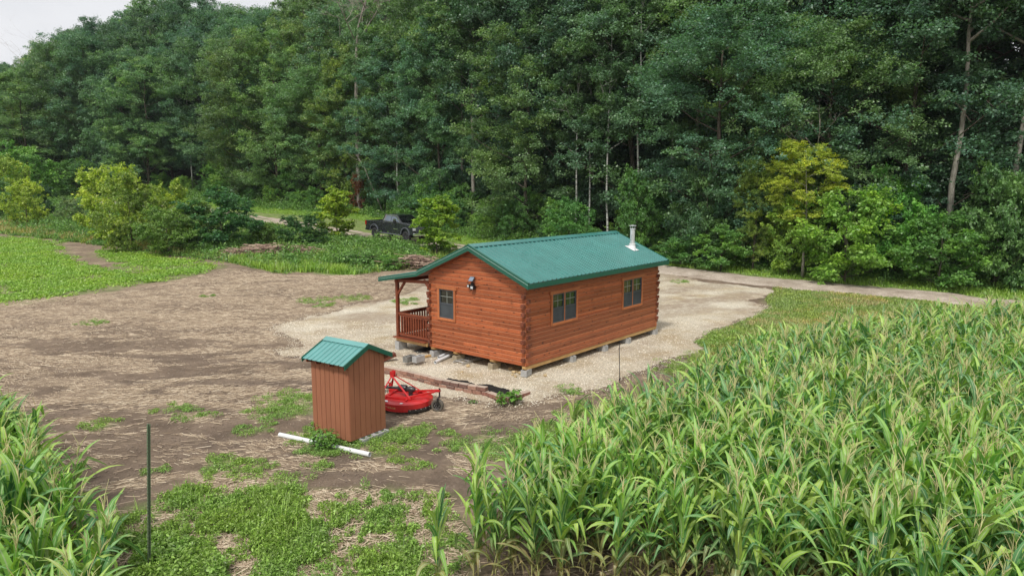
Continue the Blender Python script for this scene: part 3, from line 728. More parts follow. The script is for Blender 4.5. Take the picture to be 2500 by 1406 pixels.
# soffit boards
sf_ = MB(); sf_.hexa([(-OG+.01, -OE+.01, EZ-.17), (CLN+OG-.01, -OE+.01, EZ-.17), (CLN+OG-.01, CW/2, ZR-.18), (-OG+.01, CW/2, ZR-.18), (-OG+.01, -OE+.01, EZ-.02), (CLN+OG-.01, -OE+.01, EZ-.02), (CLN+OG-.01, CW/2, ZR-.03), (-OG+.01, CW/2, ZR-.03)])
sf_.hexa([(-OG+.01, CW/2+.001, ZR-.18), (CLN+OG-.01, CW/2+.001, ZR-.18), (CLN+OG-.01, CW+OE-.01, EZ-.17), (-OG+.01, CW+OE-.01, EZ-.17), (-OG+.01, CW/2+.001, ZR-.03), (CLN+OG-.01, CW/2+.001, ZR-.03), (CLN+OG-.01, CW+OE-.01, EZ-.02), (-OG+.01, CW+OE-.01, EZ-.02)])
sf_.hexa([(-OG+.01, CW+OE+.01, EZ-.13), (CLN+OG-.01, CW+OE+.01, EZ-.13), (CLN+OG-.01, PW_-.01, PZ_-.12), (-OG+.01, PW_-.01, PZ_-.12), (-OG+.01, CW+OE+.01, EZ-.06), (CLN+OG-.01, CW+OE+.01, EZ-.06), (CLN+OG-.01, PW_-.01, PZ_-.05), (-OG+.01, PW_-.01, PZ_-.05)])
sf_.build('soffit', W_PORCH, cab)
# stove pipe
chim = MB(); CHL, CHWD = 7.62, .80; cz = rz_(CHWD)
fl = MB(); d_ = .21
def rp_(l, w_, up=0): return (l, w_, rz_(w_)+up)
fl.hexa([rp_(CHL-d_, CHWD-d_, .026), rp_(CHL+d_, CHWD-d_, .026), rp_(CHL+d_, CHWD+d_, .026), rp_(CHL-d_, CHWD+d_, .026), rp_(CHL-d_, CHWD-d_, .032), rp_(CHL+d_, CHWD-d_, .032), rp_(CHL+d_, CHWD+d_, .032), rp_(CHL-d_, CHWD+d_, .032)])
T_ = Matrix.Translation((CHL, CHWD, cz))
fl.lathe([(.15, -.04), (.105, .17), (.125, .18), (.125, .20), (.098, .21)], 28, T_)
flo = fl.build('roof_flashing', M_WHITE, cab, smooth=True)
ch = MB(); ch.lathe([(.092, .12), (.092, .27), (.097, .272), (.097, .285), (.092, .287), (.092, .74), (.108, .745), (.108, .79), (.092, .795), (.085, .80)], 28, T_)
ch.box(CHL-.11, CHL-.092, CHWD-.03, CHWD+.03, cz+.35, cz+.58); cho = ch.build('stove_pipe', M_GALV, cab, smooth=True)
cc_ = MB(); cc_.lathe([(.0, .93), (.15, .905), (.152, .895), (.0, .895)], 28, T_)
for k in range(4): cc_.bar((CHL+.085*cos(k*pi/2+.5), CHWD+.085*sin(k*pi/2+.5), cz+.78), (CHL+.085*cos(k*pi/2+.5), CHWD+.085*sin(k*pi/2+.5), cz+.9), .012, .012)
o = cc_.build('pipe_cap', M_GALV, cho, smooth=True)

# windows
def window_part(parent, u0, u1, z0, z1, face, double):
    """face 'g': on the gable plane l=0 (u = w, mirrored); 'm': on the long wall w=0 (u = l)"""
    def bx(mb, a, b, c, d, t0, t1):
        if face == 'g': mb.box(t0, t1, a, b, c, d)
        else: mb.box(a, b, t0, t1, c, d)
    tr = MB(); tw = .085
    bx(tr, u0-tw, u0, z0-tw, z1+.001, -.035, .004); bx(tr, u1, u1+tw, z0-tw, z1+.001, -.035, .004)
    bx(tr, u0+.001, u1-.001, z0-tw, z0, -.033, .004); bx(tr, u0-tw-.07, u1+tw+.07, z1+.002, z1+.11, -.045, .004)
    wo = empty_part('window', parent)
    t_ = tr.build('trim', W_TRIM, wo, bevel=.006)
    spans = [(u0, u1)] if not double else [(u0, (u0+u1)/2-.022), ((u0+u1)/2+.022, u1)]
    if double: mu = MB(); bx(mu, (u0+u1)/2-.0215, (u0+u1)/2+.0215, z0+.001, z1-.001, -.02, .03); mu.build('mullion', W_TRIM, wo)
    for a, b in spans:
        fr = MB(); gl = MB(); sc = MB(); mn = MB()
        zm = (z0+z1)/2+.0; f = .04
        bx(fr, a+.001, a+f, z0+.001, z1-.001, -.015, .06); bx(fr, b-f, b-.001, z0+.001, z1-.001, -.015, .06)
        bx(fr, a+f, b-f, z0+.001, z0+f, -.014, .06); bx(fr, a+f, b-f, z1-f, z1-.001, -.014, .06); bx(fr, a+f, b-f, zm-.022, zm+.022, -.012, .06)
        bx(gl, a+f, b-f, zm+.022, z1-f, .02, .03); bx(sc, a+f, b-f, z0+f, zm-.022, .004, .012)
        mc = (a+b)/2; zc = (zm+z1)/2
        bx(mn, mc-.008, mc+.008, zm+.022, z1-f, .012, .0195); bx(mn, a+f, mc-.0085, zc-.008, zc+.008, .012, .0195); bx(mn, mc+.0085, b-f, zc-.008, zc+.008, .012, .0195)
        fr.build('frame', M_FRAME, wo); gl.build('pane', M_GLASS, wo); sc.build('screen', M_SCREEN, wo); mn.build('muntin', M_MUNTIN, wo)
    rm = MB(); bx(rm, u0, u1, z0, z1, .09, .10); rm.build('blind', M_BLACK, wo)
def empty_part(name, parent):
    o = bpy.data.objects.new(name, None); COL.objects.link(o); o.parent = parent; o.empty_display_size = .1; return o
window_part(cab, *WIN_G, 'g', False); window_part(cab, *WIN_1, 'm', True); window_part(cab, *WIN_2, 'm', True)
# solar flood light on the gable
fl_ = empty_part('flood_light', cab)
sp = MB(); sp.hexa([(-.16, 2.06, 2.80), (-.16, 2.27, 2.80), (-.05, 2.27, 2.93), (-.05, 2.06, 2.93), (-.148, 2.06, 2.81), (-.148, 2.27, 2.81), (-.04, 2.27, 2.94), (-.04, 2.06, 2.94)])
sp.build('bracket', M_BLACK, fl_)
s2 = MB(); s2.hexa([(-.162, 2.075, 2.808), (-.162, 2.255, 2.808), (-.062, 2.255, 2.926), (-.062, 2.075, 2.926), (-.165, 2.075, 2.812), (-.165, 2.255, 2.812), (-.065, 2.255, 2.93), (-.065, 2.075, 2.93)])
s2.build('solar_panel', plain('solar_panel', (.22, .27, .34, 1), .2, .1, 5, .6), fl_)
s3 = MB(); s3.box(-.07, .0, 2.14, 2.24, 2.60, 2.74); s3.box(-.12, -.03, 2.245, 2.36, 2.58, 2.68); s3.box(-.14, -.03, 2.05, 2.20, 2.53, 2.66); s3.tube([(-.08, 2.18, 2.56), (-.12, 2.18, 2.50)], [.03, .022], 10); s3.build('lamp_housing', M_BLACK, fl_, bevel=.01)
s4 = MB(); s4.box(-.146, -.1405, 2.075, 2.175, 2.555, 2.635); M_LENS = plain('lamp_lens', (.6, .62, .62, 1), .3); s4.build('lamp_lens', M_LENS, fl_); MB().box(-.126, -.1205, 2.27, 2.34, 2.60, 2.66).build('lamp_lens', M_LENS, fl_)

# porch along the left side
PD = ZB+.14; PX = CW+1.72
dk = MB(); x = -.12
while x < CLN: dk.box(x, x+.135, CW+.12, PX+.08, PD-.035, PD); x += .142
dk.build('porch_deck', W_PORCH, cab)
rj = MB(); rj.box(-.02, .03, CW+.1, PX, PD-.16, PD-.036); rj.box(.031, CLN, PX-.05, PX, PD-.16, PD-.036); rj.box(CLN-.05, CLN, CW+.1, PX-.051, PD-.16, PD-.036); rj.build('deck_joist', W_SKID, cab)
for l in (.03, 2.8, 5.5, 8.1):
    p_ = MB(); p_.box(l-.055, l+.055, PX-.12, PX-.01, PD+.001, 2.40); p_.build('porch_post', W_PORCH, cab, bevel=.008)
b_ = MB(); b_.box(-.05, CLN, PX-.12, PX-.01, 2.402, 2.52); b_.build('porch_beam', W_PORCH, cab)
b_ = MB(); b_.bar((.03, PX-.10, 2.0), (.03, PX-.50, 2.50), .07, .07); b_.bar((.03, CW+.02, 2.56), (.03, PX, 2.47), .07, .1); b_.bar((.03, CW+.02, 2.35), (.03, CW+.25, 2.62), .06, .06); b_.build('porch_brace', W_PORCH, cab)
def railing(p, q, name='porch_railing'):
    r_ = empty_part(name, cab); t = MB(); P_, Q_ = Vector(p), Vector(q)
    t.bar(P_+Vector((0,0,.86)), Q_+Vector((0,0,.86)), .1, .045); t.bar(P_+Vector((0,0,.80)), Q_+Vector((0,0,.80)), .04, .07); t.build('top_rail', W_PORCH, r_); MB().bar(P_+Vector((0,0,.1)), Q_+Vector((0,0,.1)), .04, .07).build('bottom_rail', W_PORCH, r_)
    n = int((Q_-P_).length/.12)
    for k in range(1, n):
        c = P_.lerp(Q_, k/n); MB().bar(c+Vector((0,0,.136)), c+Vector((0,0,.764)), .045, .045).build('baluster', W_PORCH, r_)
railing((.03, PX-.13, PD), (.03, CW+.05, PD)); railing((.1, PX-.06, PD), (2.7, PX-.06, PD)); railing((2.9, PX-.06, PD), (5.4, PX-.06, PD))
dr = MB(); dr.box(3.6, 4.5, CW+.001, CW+.04, PD, 2.35); dr.build('door', W_TRIM, cab)

# ---------------------------------------------------------------- concrete blocks
def cmu_mb(holes=True):
    """hollow block .40 x .20 x .20, origin at the middle of its base, cores vertical"""
    b = MB(); t = .032
    b.box(-.2, .2, -.1, -.1+t, 0, .195); b.box(-.2, .2, .1-t, .1, 0, .195)
    for a, c in ((-.2, -.2+t), (-t/2, t/2), (.2-t, .2)): b.box(a, c, -.1+t, .1-t, 0, .195)
    return b
CMU_ME = {}
def block(x, y, z, rz, mat, label, group, rx=0, s=1.0):
    k = mat.name
    if k not in CMU_ME: CMU_ME[k] = cmu_mb().mesh('concrete_block', mat)
    o = link('concrete_block', CMU_ME[k]); o.location = (x, y, z); o.rotation_euler = (rx, 0, rz); o.scale = (s, s, s)
    return tag(o, label, 'concrete block', group)
def cb(l, w, z, rot, mat, label, group='concrete blocks holding up the cabin', rx=0): x, y = cw(l, w); return block(x, y, z, YAW+rot, mat, label, group, rx)
gz = .0
cb(.12, .08, .012, .25, M_CMU, 'grey concrete block under the nearest corner of the log cabin')
for k, l in enumerate((2.5, 4.5, 6.1, 8.15)):
    cb(l, .12, -.0, pi/2, M_CMU, ['grey concrete block under the long cabin wall, below its near double window', 'grey concrete block under the middle of the long cabin wall', 'grey concrete block under the long cabin wall, left of the far double window', 'grey concrete block under the far end of the long cabin wall'][k])
cb(.12, 1.4, .01, 0, M_CMUT, 'sandy coloured block pier under the skid beam near the cabin corner'); 
cb(.10, 2.98, .015, 0, M_CMUT, 'sandy block under the cabin between the ladder and the white pipes')
cb(.25, CW-.2, -.055, 0, M_CMU, 'lower grey block under the cabin beside the dark board')
cb(.10, CW-.2, .14-.14+.14, 0, M_CMU, 'upper grey block under the cabin beside the dark board').location.z = .022+.12-.13
for k in range(2): cb(.1, PX-.12, -.10+.1975*k, 0, M_CMU, ['bottom grey block of the pier under the porch post', 'top grey block of the pier under the porch post'][k])
for l, n_ in ((2.8, 'second'), (5.5, 'third')):
    for k in range(2): cb(l, PX-.12, -.10+.1975*k, 0, M_CMU, f"{['bottom','top'][k]} block of the {n_} pier under the porch")
p = at(999, 893); block(p[0], p[1], G(p)+.15, 1.0, M_CMUD, 'dark damp hollow block lying on the gravel, left one of two beside the cabin', 'loose hollow blocks', rx=0)
p = at(1022, 893); block(p[0], p[1], G(p)+.15, .95, M_CMU, 'pale hollow block lying on the gravel, right one of two beside the cabin', 'loose hollow blocks')
# rocks of yellowish lime near the corner
M_ROCK = plain('lime_rock', (.55, .42, .24, 1), .95, .3, 6, .1, 0, .6, 30)
rr_ = random.Random(3)
def rock(x, y, z, r, label, name='rock', mat=None, group=None):
    import bmesh
    b = bmesh.new(); bmesh.ops.create_icosphere(b, subdivisions=2, radius=r)
    for v in b.verts: v.co *= 1+rr_.uniform(-.22, .22); v.co.z *= .7
    me = bpy.data.meshes.new(name); b.to_mesh(me); b.free(); me.materials.append(mat or M_ROCK)
    o = link(name, me); o.location = (x, y, z+r*.4); o.rotation_euler = (0, 0, rr_.random()*6); return tag(o, label, 'rock', group)
for k, (px, py, r) in enumerate([(1246,907,.07),(1254,915,.065),(1262,914,.06),(1270,917,.07),(1281,921,.05),(1258,925,.05),(1143,900,.07),(1331,923,.06),(1128,915,.05),(1210,902,.05),(1251,921,.045)]):
    p = at(px, py); rock(p[0], p[1], .01, r, 'small tan rock in the cluster on the gravel near the cabin corner' if k not in (6, 7, 8, 9) else {6:'small tan rock on the gravel in front of the ladder', 7:'flat tan rock on the gravel right of the cabin corner block', 8:'small rock on the gravel below the white pipes', 9:'brown rock in the shade under the cabin'}[k], group='tan rocks by the cabin corner' if k not in (6,7,8,9) else None)

# pipes, ladder, boards below the cabin
M_PVC = plain('white_pvc', (.72, .73, .73, 1), .35, .1, 4)
def pipe(name, a, b, r, label, mat=M_PVC):
    a = Vector(a); b = Vector(b); c = a.lerp(b, .5); d = (b-a).normalized(); q = d.to_track_quat('Z', 'Y'); h = (b-a).length/2
    mb = MB(); mb.lathe([(r, -h), (r, h), (r*.86, h), (r*.86, -h)], 20, closed=True)
    o = mb.build(name, mat, None, smooth=True, label=label, cat='pipe'); o.location = c; o.rotation_mode = 'QUATERNION'; o.rotation_quaternion = q; return o
a = P3(1062, 893, .12); b = P3(1108, 870, .14); pipe('plastic_pipe', a, (b[0]+.3, b[1]+.4, .12), .052, 'white plastic pipe sticking out from under the cabin, nearer one')
a = P3(1071, 882, .14); b = P3(1112, 862, .14); pipe('plastic_pipe', a, (b[0]+.3, b[1]+.5, .12), .052, 'white plastic pipe sticking out from under the cabin, farther one')
a = P3(683, 1067, .065); b = P3(903, 1115, .055)
pipe('plastic_pipe', a, b, .055, 'long white plastic pipe lying on the ground in front of the outhouse')
a = at(1120, 893); b = at(1205, 868)
ld = empty('ladder', (a[0], a[1], .02), atan2(b[1]-a[1], b[0]-a[0]), 'aluminium ladder lying on the gravel under the cabin', 'ladder')
M_AL = plain('aluminium', (.62, .62, .6, 1), .4, .12, 5, .5, .6)
for s in (-.2, .2): MB().box(-.05, 2.6, s-.013, s+.013, .0, .075).build('side_rail', M_AL, ld)
for k in range(9): MB().tube([(.1+.28*k, -.187, .04), (.1+.28*k, .187, .04)], .016, 8).build('rung', M_AL, ld)
p1 = at(1005, 872); p2 = at(1052, 858)
bd = MB(); bd.box(-.7, .9, -.2, .2, .0, .05); o = bd.build('dark_board', plain('charred_board', (.035, .035, .033, 1), .8, .4), None, bevel=.006, label='dark board lying on the gravel under the porch side of the cabin', cat='board'); o.location = (p2[0]-.1, p2[1]+.1, .0); o.rotation_euler = (0, radians(-4), .9)
p2 = at(1052, 876); bd = MB(); bd.box(-.8, .8, -.05, .05, 0, .05); o = bd.build('timber_offcut', W_SKID, None, label='thin raw timber lying beside the two loose hollow blocks', cat='board'); o.location = (p2[0], p2[1]+.1, .02); o.rotation_euler = (0, 0, .75)
p = at(952, 886); bd = MB(); bd.box(-.5, .22, -.1, .1, .0, .14); o = bd.build('timber_beam', W_END, None, bevel=.01, label='short dark red timber propped on the gravel behind the outhouse', cat='beam'); o.location = (p[0], p[1], .1); o.rotation_euler = (0, radians(-16), .5)

# ---------------------------------------------------------------- outhouse
OX, OY = -3.676, 15.29; OYAW = .9657   # local x along the gable face (to the right and back), local y along the eave side (to the left and back)
oh = empty('outhouse', (OX, OY, .085), OYAW, 'small brown board and batten outhouse with pale green metal roof', 'shed')
oh.rotation_euler[1] = .0
OW, OL, OHH = 1.12, 1.26, 1.75    # gable width, length, eave wall height
M_SID = wood('brown_siding', (.325, .132, .073), (.35, .145, .082), (.285, .11, .062), .7, (9, 9, .5), False, .2, ivar=.05)
M_BAT = wood('brown_batten_groove', (.16, .055, .028), (.19, .066, .034), (.13, .044, .022), .7, (9, 9, .5), False, .2)
osl = .48; ohr = OHH+osl*OW*.5
wl = MB()
wl.prism([(0, 0), (OW, 0), (OW, OHH), (OW/2, ohr), (0, OHH)], .012, .03, 'y'); wl.prism([(0, 0), (OW, 0), (OW, OHH), (OW/2, ohr), (0, OHH)], OL-.03, OL-.012, 'y')
wl.box(.012, .03, .031, OL-.031, 0, OHH); wl.box(OW-.03, OW-.012, .031, OL-.031, 0, OHH)
wl.build('wall', M_BAT, oh)
def ohtop(x): return OHH+osl*min(x, OW-x)
def boards(n, total): return [(total*k/n+.006, total*(k+1)/n-.006) for k in range(n)]
bdm, bd2 = MB(), MB()
for a, b in boards(7, OW): 
    mid = OW/2
    pts = [(a, -.02), (b, -.02), (b, ohtop(b)+.05)] + ([(mid, ohtop(mid)+.05)] if a < mid < b else []) + [(a, ohtop(a)+.05)]
    bdm.prism(pts, -.006, .0115, 'y'); bd2.prism(pts, OL-.0115, OL+.006, 'y')
bdm.build('gable_siding', M_SID, oh); bd2.build('gable_siding', M_SID, oh)
bdm, bd2 = MB(), MB()
for a, b in boards(8, OL): bdm.prism([(a, -.02), (b, -.02), (b, OHH), (a, OHH)], -.006, .0115, 'x'); bd2.prism([(a, -.02), (b, -.02), (b, OHH), (a, OHH)], OW-.0115, OW+.006, 'x')
bdm.build('side_siding', M_SID, oh); bd2.build('side_siding', M_SID, oh)
# roof (ridge along local y)
OEV = .18; OGV = .08; zr_ = ohr+.115; ze_ = OHH-osl*OEV+.115
def oribbed(xa, za, xb, zb, y0, y1):
    mb = MB(); d = sqrt((xb-xa)**2+(zb-za)**2); nx, nz = -(zb-za)/d, (xb-xa)/d
    if nz < 0: nx, nz = -nx, -nz
    sec = [(y0, 0)]; y = y0+.02
    while y+.05 < y1: sec += [(y, 0), (y+.008, .02), (y+.022, .02), (y+.030, 0)]; y += .152
    sec.append((y1, 0)); n = len(sec); vs = []
    for x_, z_ in ((xa, za), (xb, zb)):
        for t in (0, -.012): vs += [(x_+nx*(h+t), yy, z_+nz*(h+t)) for yy, h in sec]
    fs = []
    for i in range(n-1): fs += [(i, i+1, 2*n+i+1, 2*n+i), (n+i+1, n+i, 3*n+i, 3*n+i+1), (i+1, i, n+i, n+i+1), (2*n+i, 2*n+i+1, 3*n+i+1, 3*n+i)]
    fs += [(0, 2*n, 3*n, n), (n-1, 2*n-1, 4*n-1, 3*n-1)]; return mb.add(vs, fs)
oribbed(OW/2, zr_, -OEV, ze_, -OGV, OL+OGV).build('roof_sheet', M_OHROOF, oh); oribbed(OW/2, zr_, OW+OEV, ze_, -OGV, OL+OGV).build('roof_sheet', M_OHROOF, oh)
c = MB()
for s in (-1, 1):
    a = (OW/2, zr_+.034); b = (OW/2+s*.13, zr_+.03-osl*.13); c.prism([a, b, (b[0], b[1]-.006), (a[0], a[1]-.006)], -OGV-.005, OL+OGV+.005, 'y')
c.build('ridge_cap', M_OHROOF, oh)
for y0 in (-OGV-.02, OL+OGV):
    rk = MB()
    for (xa, za, xb, zb) in ((OW/2, zr_, -OEV-.01, ze_), (OW/2, zr_, OW+OEV+.01, ze_)):
        rk.hexa([(xa, y0, za-.085), (xa, y0+.02, za-.085), (xb, y0+.02, zb-.085), (xb, y0, zb-.085), (xa, y0, za+.03), (xa, y0+.02, za+.03), (xb, y0+.02, zb+.03), (xb, y0, zb+.03)])
    rk.build('rake_trim', M_FASCIA, oh)
MB().prism([(0.02, OHH), (OW-.02, OHH), (OW-.02, OHH+.085), (OW/2, ohr+.09), (.02, OHH+.085)], .035, OL-.035, 'y').build('roof_frame', W_END, oh)
rf = MB()
for y0 in (0, .45, .9, OL-.04):
    for s in (0, 1):
        xa, xb = (-.01, -OEV+.03) if s == 0 else (OW+.01, OW+OEV-.03)
        rf.hexa([(xa, y0, OHH-.08), (xa, y0+.04, OHH-.08), (xb, y0+.04, ze_-.08), (xb, y0, ze_-.08), (xa, y0, OHH+.09), (xa, y0+.04, OHH+.09), (xb, y0+.04, ze_-.016), (xb, y0, ze_-.016)])
rf.build('rafter_end', W_END, oh)
MB().box(.03, OW-.03, .03, OL-.03, -.03, -.001).build('floor', W_SKID, oh)
for k, (u, v_, r_) in enumerate(((.46, -.05, 0), (.88, -.05, 0), (.05, 1.0, pi/2), (OW-.1, 1.0, pi/2))):
    x = OX+cos(OYAW)*u-sin(OYAW)*v_; y = OY+sin(OYAW)*u+cos(OYAW)*v_
    block(x, y, -.137, OYAW+.02+r_, M_CMU, ['pale hollow block under the near face of the outhouse, half hidden by weeds', 'pale hollow block jutting out under the near face of the outhouse', 'hollow block under the left side of the outhouse', 'hollow block under the far side of the outhouse'][k], 'concrete blocks under the outhouse')

# ---------------------------------------------------------------- rotary mower
def paint(name, c, rough=.35, coat=.4, dirt=.25):
    m = NM(name, rough, .5); v = m.coord(); n = m.noise(v, 5, 6, .65)
    m.base(m.mix(m.ramp(n, [(.48, 0.0), (.75, dirt)]), c, (.22, .15, .10, 1))); m.rough(m.ramp(n, [(.3, rough-.08), (.7, rough+.2)]))
    m.b.inputs['Coat Weight'].default_value = coat; m.b.inputs['Coat Roughness'].default_value = .15; return m.m
M_RED = paint('red_paint', (.52, .012, .014, 1), .35, .4, .12); M_BLKP = paint('black_cast_metal', (.02, .02, .022, 1), .35, .3, .1)
M_TYRE = plain('tyre_rubber', (.13, .115, .095, 1), .9, .35, 8, .1, 0, .4, 60); M_BOLT = plain('zinc_bolt', (.75, .75, .75, 1), .3, .05, 5, .5, .6)
MWX, MWY = -2.82, 18.15
mow = empty('rotary_mower', (MWX, MWY, -.045), radians(-17), 'red rotary mower attachment with black drive shaft parked behind the outhouse', 'mower')
R = .70
def deck_outline(r, n=22):   # round tail end, straight front
    pts = []
    for k in range(n+1):
        a = -pi*.62+pi*1.24*k/n; pts.append((cos(a)*r, sin(a)*r))
    pts += [(-r*.95, r*.80), (-r*.95, -r*.80)]
    return pts
dk = MB(); out_ = deck_outline(R); inn_ = deck_outline(R-.10); n = len(out_)
vs = [(x, y, .09) for x, y in out_]+[(x, y, .27) for x, y in out_]+[(x, y, .315) for x, y in inn_]
fs = [(i, (i+1) % n, (i+1) % n+n, i+n) for i in range(n)]+[(i+n, (i+1) % n+n, (i+1) % n+2*n, i+2*n) for i in range(n)]+[tuple(range(2*n, 3*n))]
dk.add(vs, fs); dd = dk.build('deck', M_RED, mow)
so_ = dd.modifiers.new('solid', 'SOLIDIFY'); so_.thickness = .008; bv = dd.modifiers.new('bevel', 'BEVEL'); bv.width = .008; bv.segments = 2; bv.limit_method = 'ANGLE'
lip = MB(); vs = []; n = len(out_)
lip.add([(x*1.012, y*1.012, .085) for x, y in out_]+[(x*1.012, y*1.012, .10) for x, y in out_]+[(x*.99, y*.99, .10) for x, y in out_], [(i, (i+1) % n, (i+1) % n+n, i+n) for i in range(n)]+[(i+n, (i+1) % n+n, (i+1) % n+2*n, i+2*n) for i in range(n)]); lip.build('deck_rim', M_RED, mow)
fr = MB()
for s in (-1, 1):
    fr.bar((-.66, s*.30, .345), (.30, s*.36, .345), .05, .05)
    fr.bar((.10, s*.34, .36), (.86, s*.07, .52), .045, .05)       # tail booms
fr.bar((-.45, -.5, .335), (-.45, .5, .335), .05, .04); fr.bar((.2, -.5, .34), (.2, .5, .34), .04, .03)
fr.bar((.80, 0, .52), (.97, 0, .54), .09, .06); fr.build('frame', M_RED, mow, bevel=.005)
af = MB()   # hitch A-frame
MT = (-.40, .04, .88)
for s in (-1, 1):
    af.bar((-.62, s*.34, .34), (MT[0], s*.05, MT[2]-.04), .05, .02); af.bar((.26, s*.36, .37), (MT[0]+.02, s*.06, MT[2]-.05), .05, .022)
    af.box(MT[0]-.05, MT[0]+.06, s*.05-.01, s*.05+.01, MT[2]-.09, MT[2]+.09)
    af.box(-.72, -.60, s*.38-.012, s*.38+.012, .2, .52)
af.bar((MT[0], -.07, MT[2]+.05), (MT[0], .07, MT[2]+.05), .03, .03); af.build('hitch_frame', M_RED, mow, bevel=.004)
gb = MB(); gb.lathe([(0, .57), (.05, .57), (.075, .54), (.08, .46), (.06, .42), (.055, .36), (.10, .34), (.10, .32), (0, .32)], 20, Matrix.Translation((.12, 0, 0)))
Mx = Matrix.Translation((.12, 0, .50)) @ Matrix.Rotation(-pi/2, 4, 'Y')
gb.lathe([(0, -.13), (.05, -.125), (.085, -.06), (.085, .03), (.07, .07), (.06, .12), (0, .12)], 20, Mx); gb.build('gearbox', M_BLKP, mow, smooth=True)
sh = MB(); sh.lathe([(.0, .10), (.09, .10), (.098, .14), (.098, .26), (.07, .33), (.038, .36), (.034, .74), (.05, .75), (.05, .80), (0, .80)], 20, Matrix.Translation((.10, 0, .52)) @ Matrix.Rotation(-pi/2-.03, 4, 'Y')); sh.build('drive_shaft', M_BLKP, mow, smooth=True)
sb = MB(); sb.tube([(-.70, 0, .53), (-.76, 0, .53)], [.055, .05], 12); sb.build('shaft_yoke', M_WHITE, mow, smooth=True)
cbm = MB(); cbm.tube([(MT[0]-.05, .0, MT[2]-.05), (-.40, .02, .75), (-.48, .0, .60), (-.58, 0, .53)], .008, 6); cbm.build('chain', M_BLKP, mow)
# tail wheel
wc = (.93, -.10, .17); Mw = Matrix.Translation(wc) @ Matrix.Rotation(radians(8), 4, 'Z') @ Matrix.Rotation(pi/2, 4, 'X')
ty = MB(); ty.lathe([(.105, -.05), (.15, -.055), (.165, -.04), (.17, 0), (.165, .04), (.15, .055), (.105, .05)], 32, Mw, closed=True); tyo = ty.build('tail_wheel', M_TYRE, mow, smooth=True)
rm = MB(); rm.lathe([(0, .042), (.03, .05), (.095, .035), (.106, .045), (.106, -.045), (.095, -.035), (0, -.042)], 28, Mw); rm.build('rim', M_BLKP, tyo, smooth=True)
bo = MB()
for k in range(6): 
    c = Mw @ Vector((.06*cos(k*pi/3), .06*sin(k*pi/3), .045)); d = (Mw.to_3x3() @ Vector((0, 0, 1))); bo.tube([c, c+d*.012], .008, 6)
c = Mw @ Vector((0, 0, .05)); bo.tube([c, c+d*.02], .013, 8); bo.build('wheel_bolt', M_BOLT, tyo)
fk = MB(); fk.bar((.95, -.17, .17), (.97, -.17, .36), .045, .02, (1, 0, 0)); fk.bar((.97, -.18, .36), (.95, .02, .38), .05, .02); fk.tube([(.95, 0, .36), (.95, 0, .60)], .022, 10); fk.build('wheel_fork', M_BLKP, mow)
# rubber skirt strip with bolts at the rear, decals and number
def arc(a0, a1, r, z0, z1, n=12, t=.006):
    b = MB()
    for k in range(n):
        A, B = a0+(a1-a0)*k/n, a0+(a1-a0)*(k+1)/n
        b.hexa([(r*cos(A), r*sin(A), z0), ((r+t)*cos(A), (r+t)*sin(A), z0), ((r+t)*cos(B), (r+t)*sin(B), z0), (r*cos(B), r*sin(B), z0), (r*cos(A), r*sin(A), z1), ((r+t)*cos(A), (r+t)*sin(A), z1), ((r+t)*cos(B), (r+t)*sin(B), z1), (r*cos(B), r*sin(B), z1)])
    return b
arc(radians(-62), radians(35), R+.012, .06, .145).build('rubber_guard', M_BLKP, mow)
bo = MB()
for k in range(8):
    a = radians(-58+12*k); bo.tube([((R+.015)*cos(a), (R+.015)*sin(a), .13), ((R+.03)*cos(a), (R+.03)*sin(a), .13)], .010, 8)
bo.build('guard_bolt', M_BOLT, mow)
dc = MB(); dc.hexa([(-.45, -.59, .3), (-.25, -.61, .3), (-.28, -.54, .318), (-.45, -.52, .318), (-.45, -.60, .308), (-.25, -.62, .308), (-.28, -.55, .326), (-.45, -.53, .326)])
dc.hexa([(.10, -.645, .293), (.17, -.63, .293), (.19, -.60, .305), (.12, -.60, .308), (.10, -.648, .299), (.17, -.635, .299), (.19, -.605, .313), (.12, -.605, .316)]); dc.build('decal', M_WHITE, mow)
def text_mesh(txt, size, name, mat, parent, fn):
    cu = bpy.data.curves.new(name, 'FONT'); cu.body = txt; cu.size = size; cu.extrude = .0015; cu.resolution_u = 2
    t = bpy.data.objects.new(name, cu); COL.objects.link(t); bpy.context.view_layer.update()
    me = bpy.data.meshes.new_from_object(t.evaluated_get(bpy.context.evaluated_depsgraph_get())); bpy.data.objects.remove(t)
    for v in me.vertices: v.co = fn(v.co)
    me.materials.clear(); me.materials.append(mat); me.name = name; return link(name, me, parent)
M_GOLD = plain('pale_lettering', (.75, .50, .22, 1), .5, .05)
def wrap(a0):
    def f(c):
        a = a0+c.x/R; r = R+.006+c.z; return Vector((r*cos(a), r*sin(a), .16+c.y))
    return f
text_mesh('RCR1248', .062, 'model_number', M_GOLD, mow, wrap(radians(-109)))
text_mesh('~~~~', .062, 'maker_mark', M_WHITE, mow, wrap(radians(-128))) if False else arc(radians(-122), radians(-113), R+.004, .185, .20, 4, .003).build('maker_mark', M_WHITE, mow)

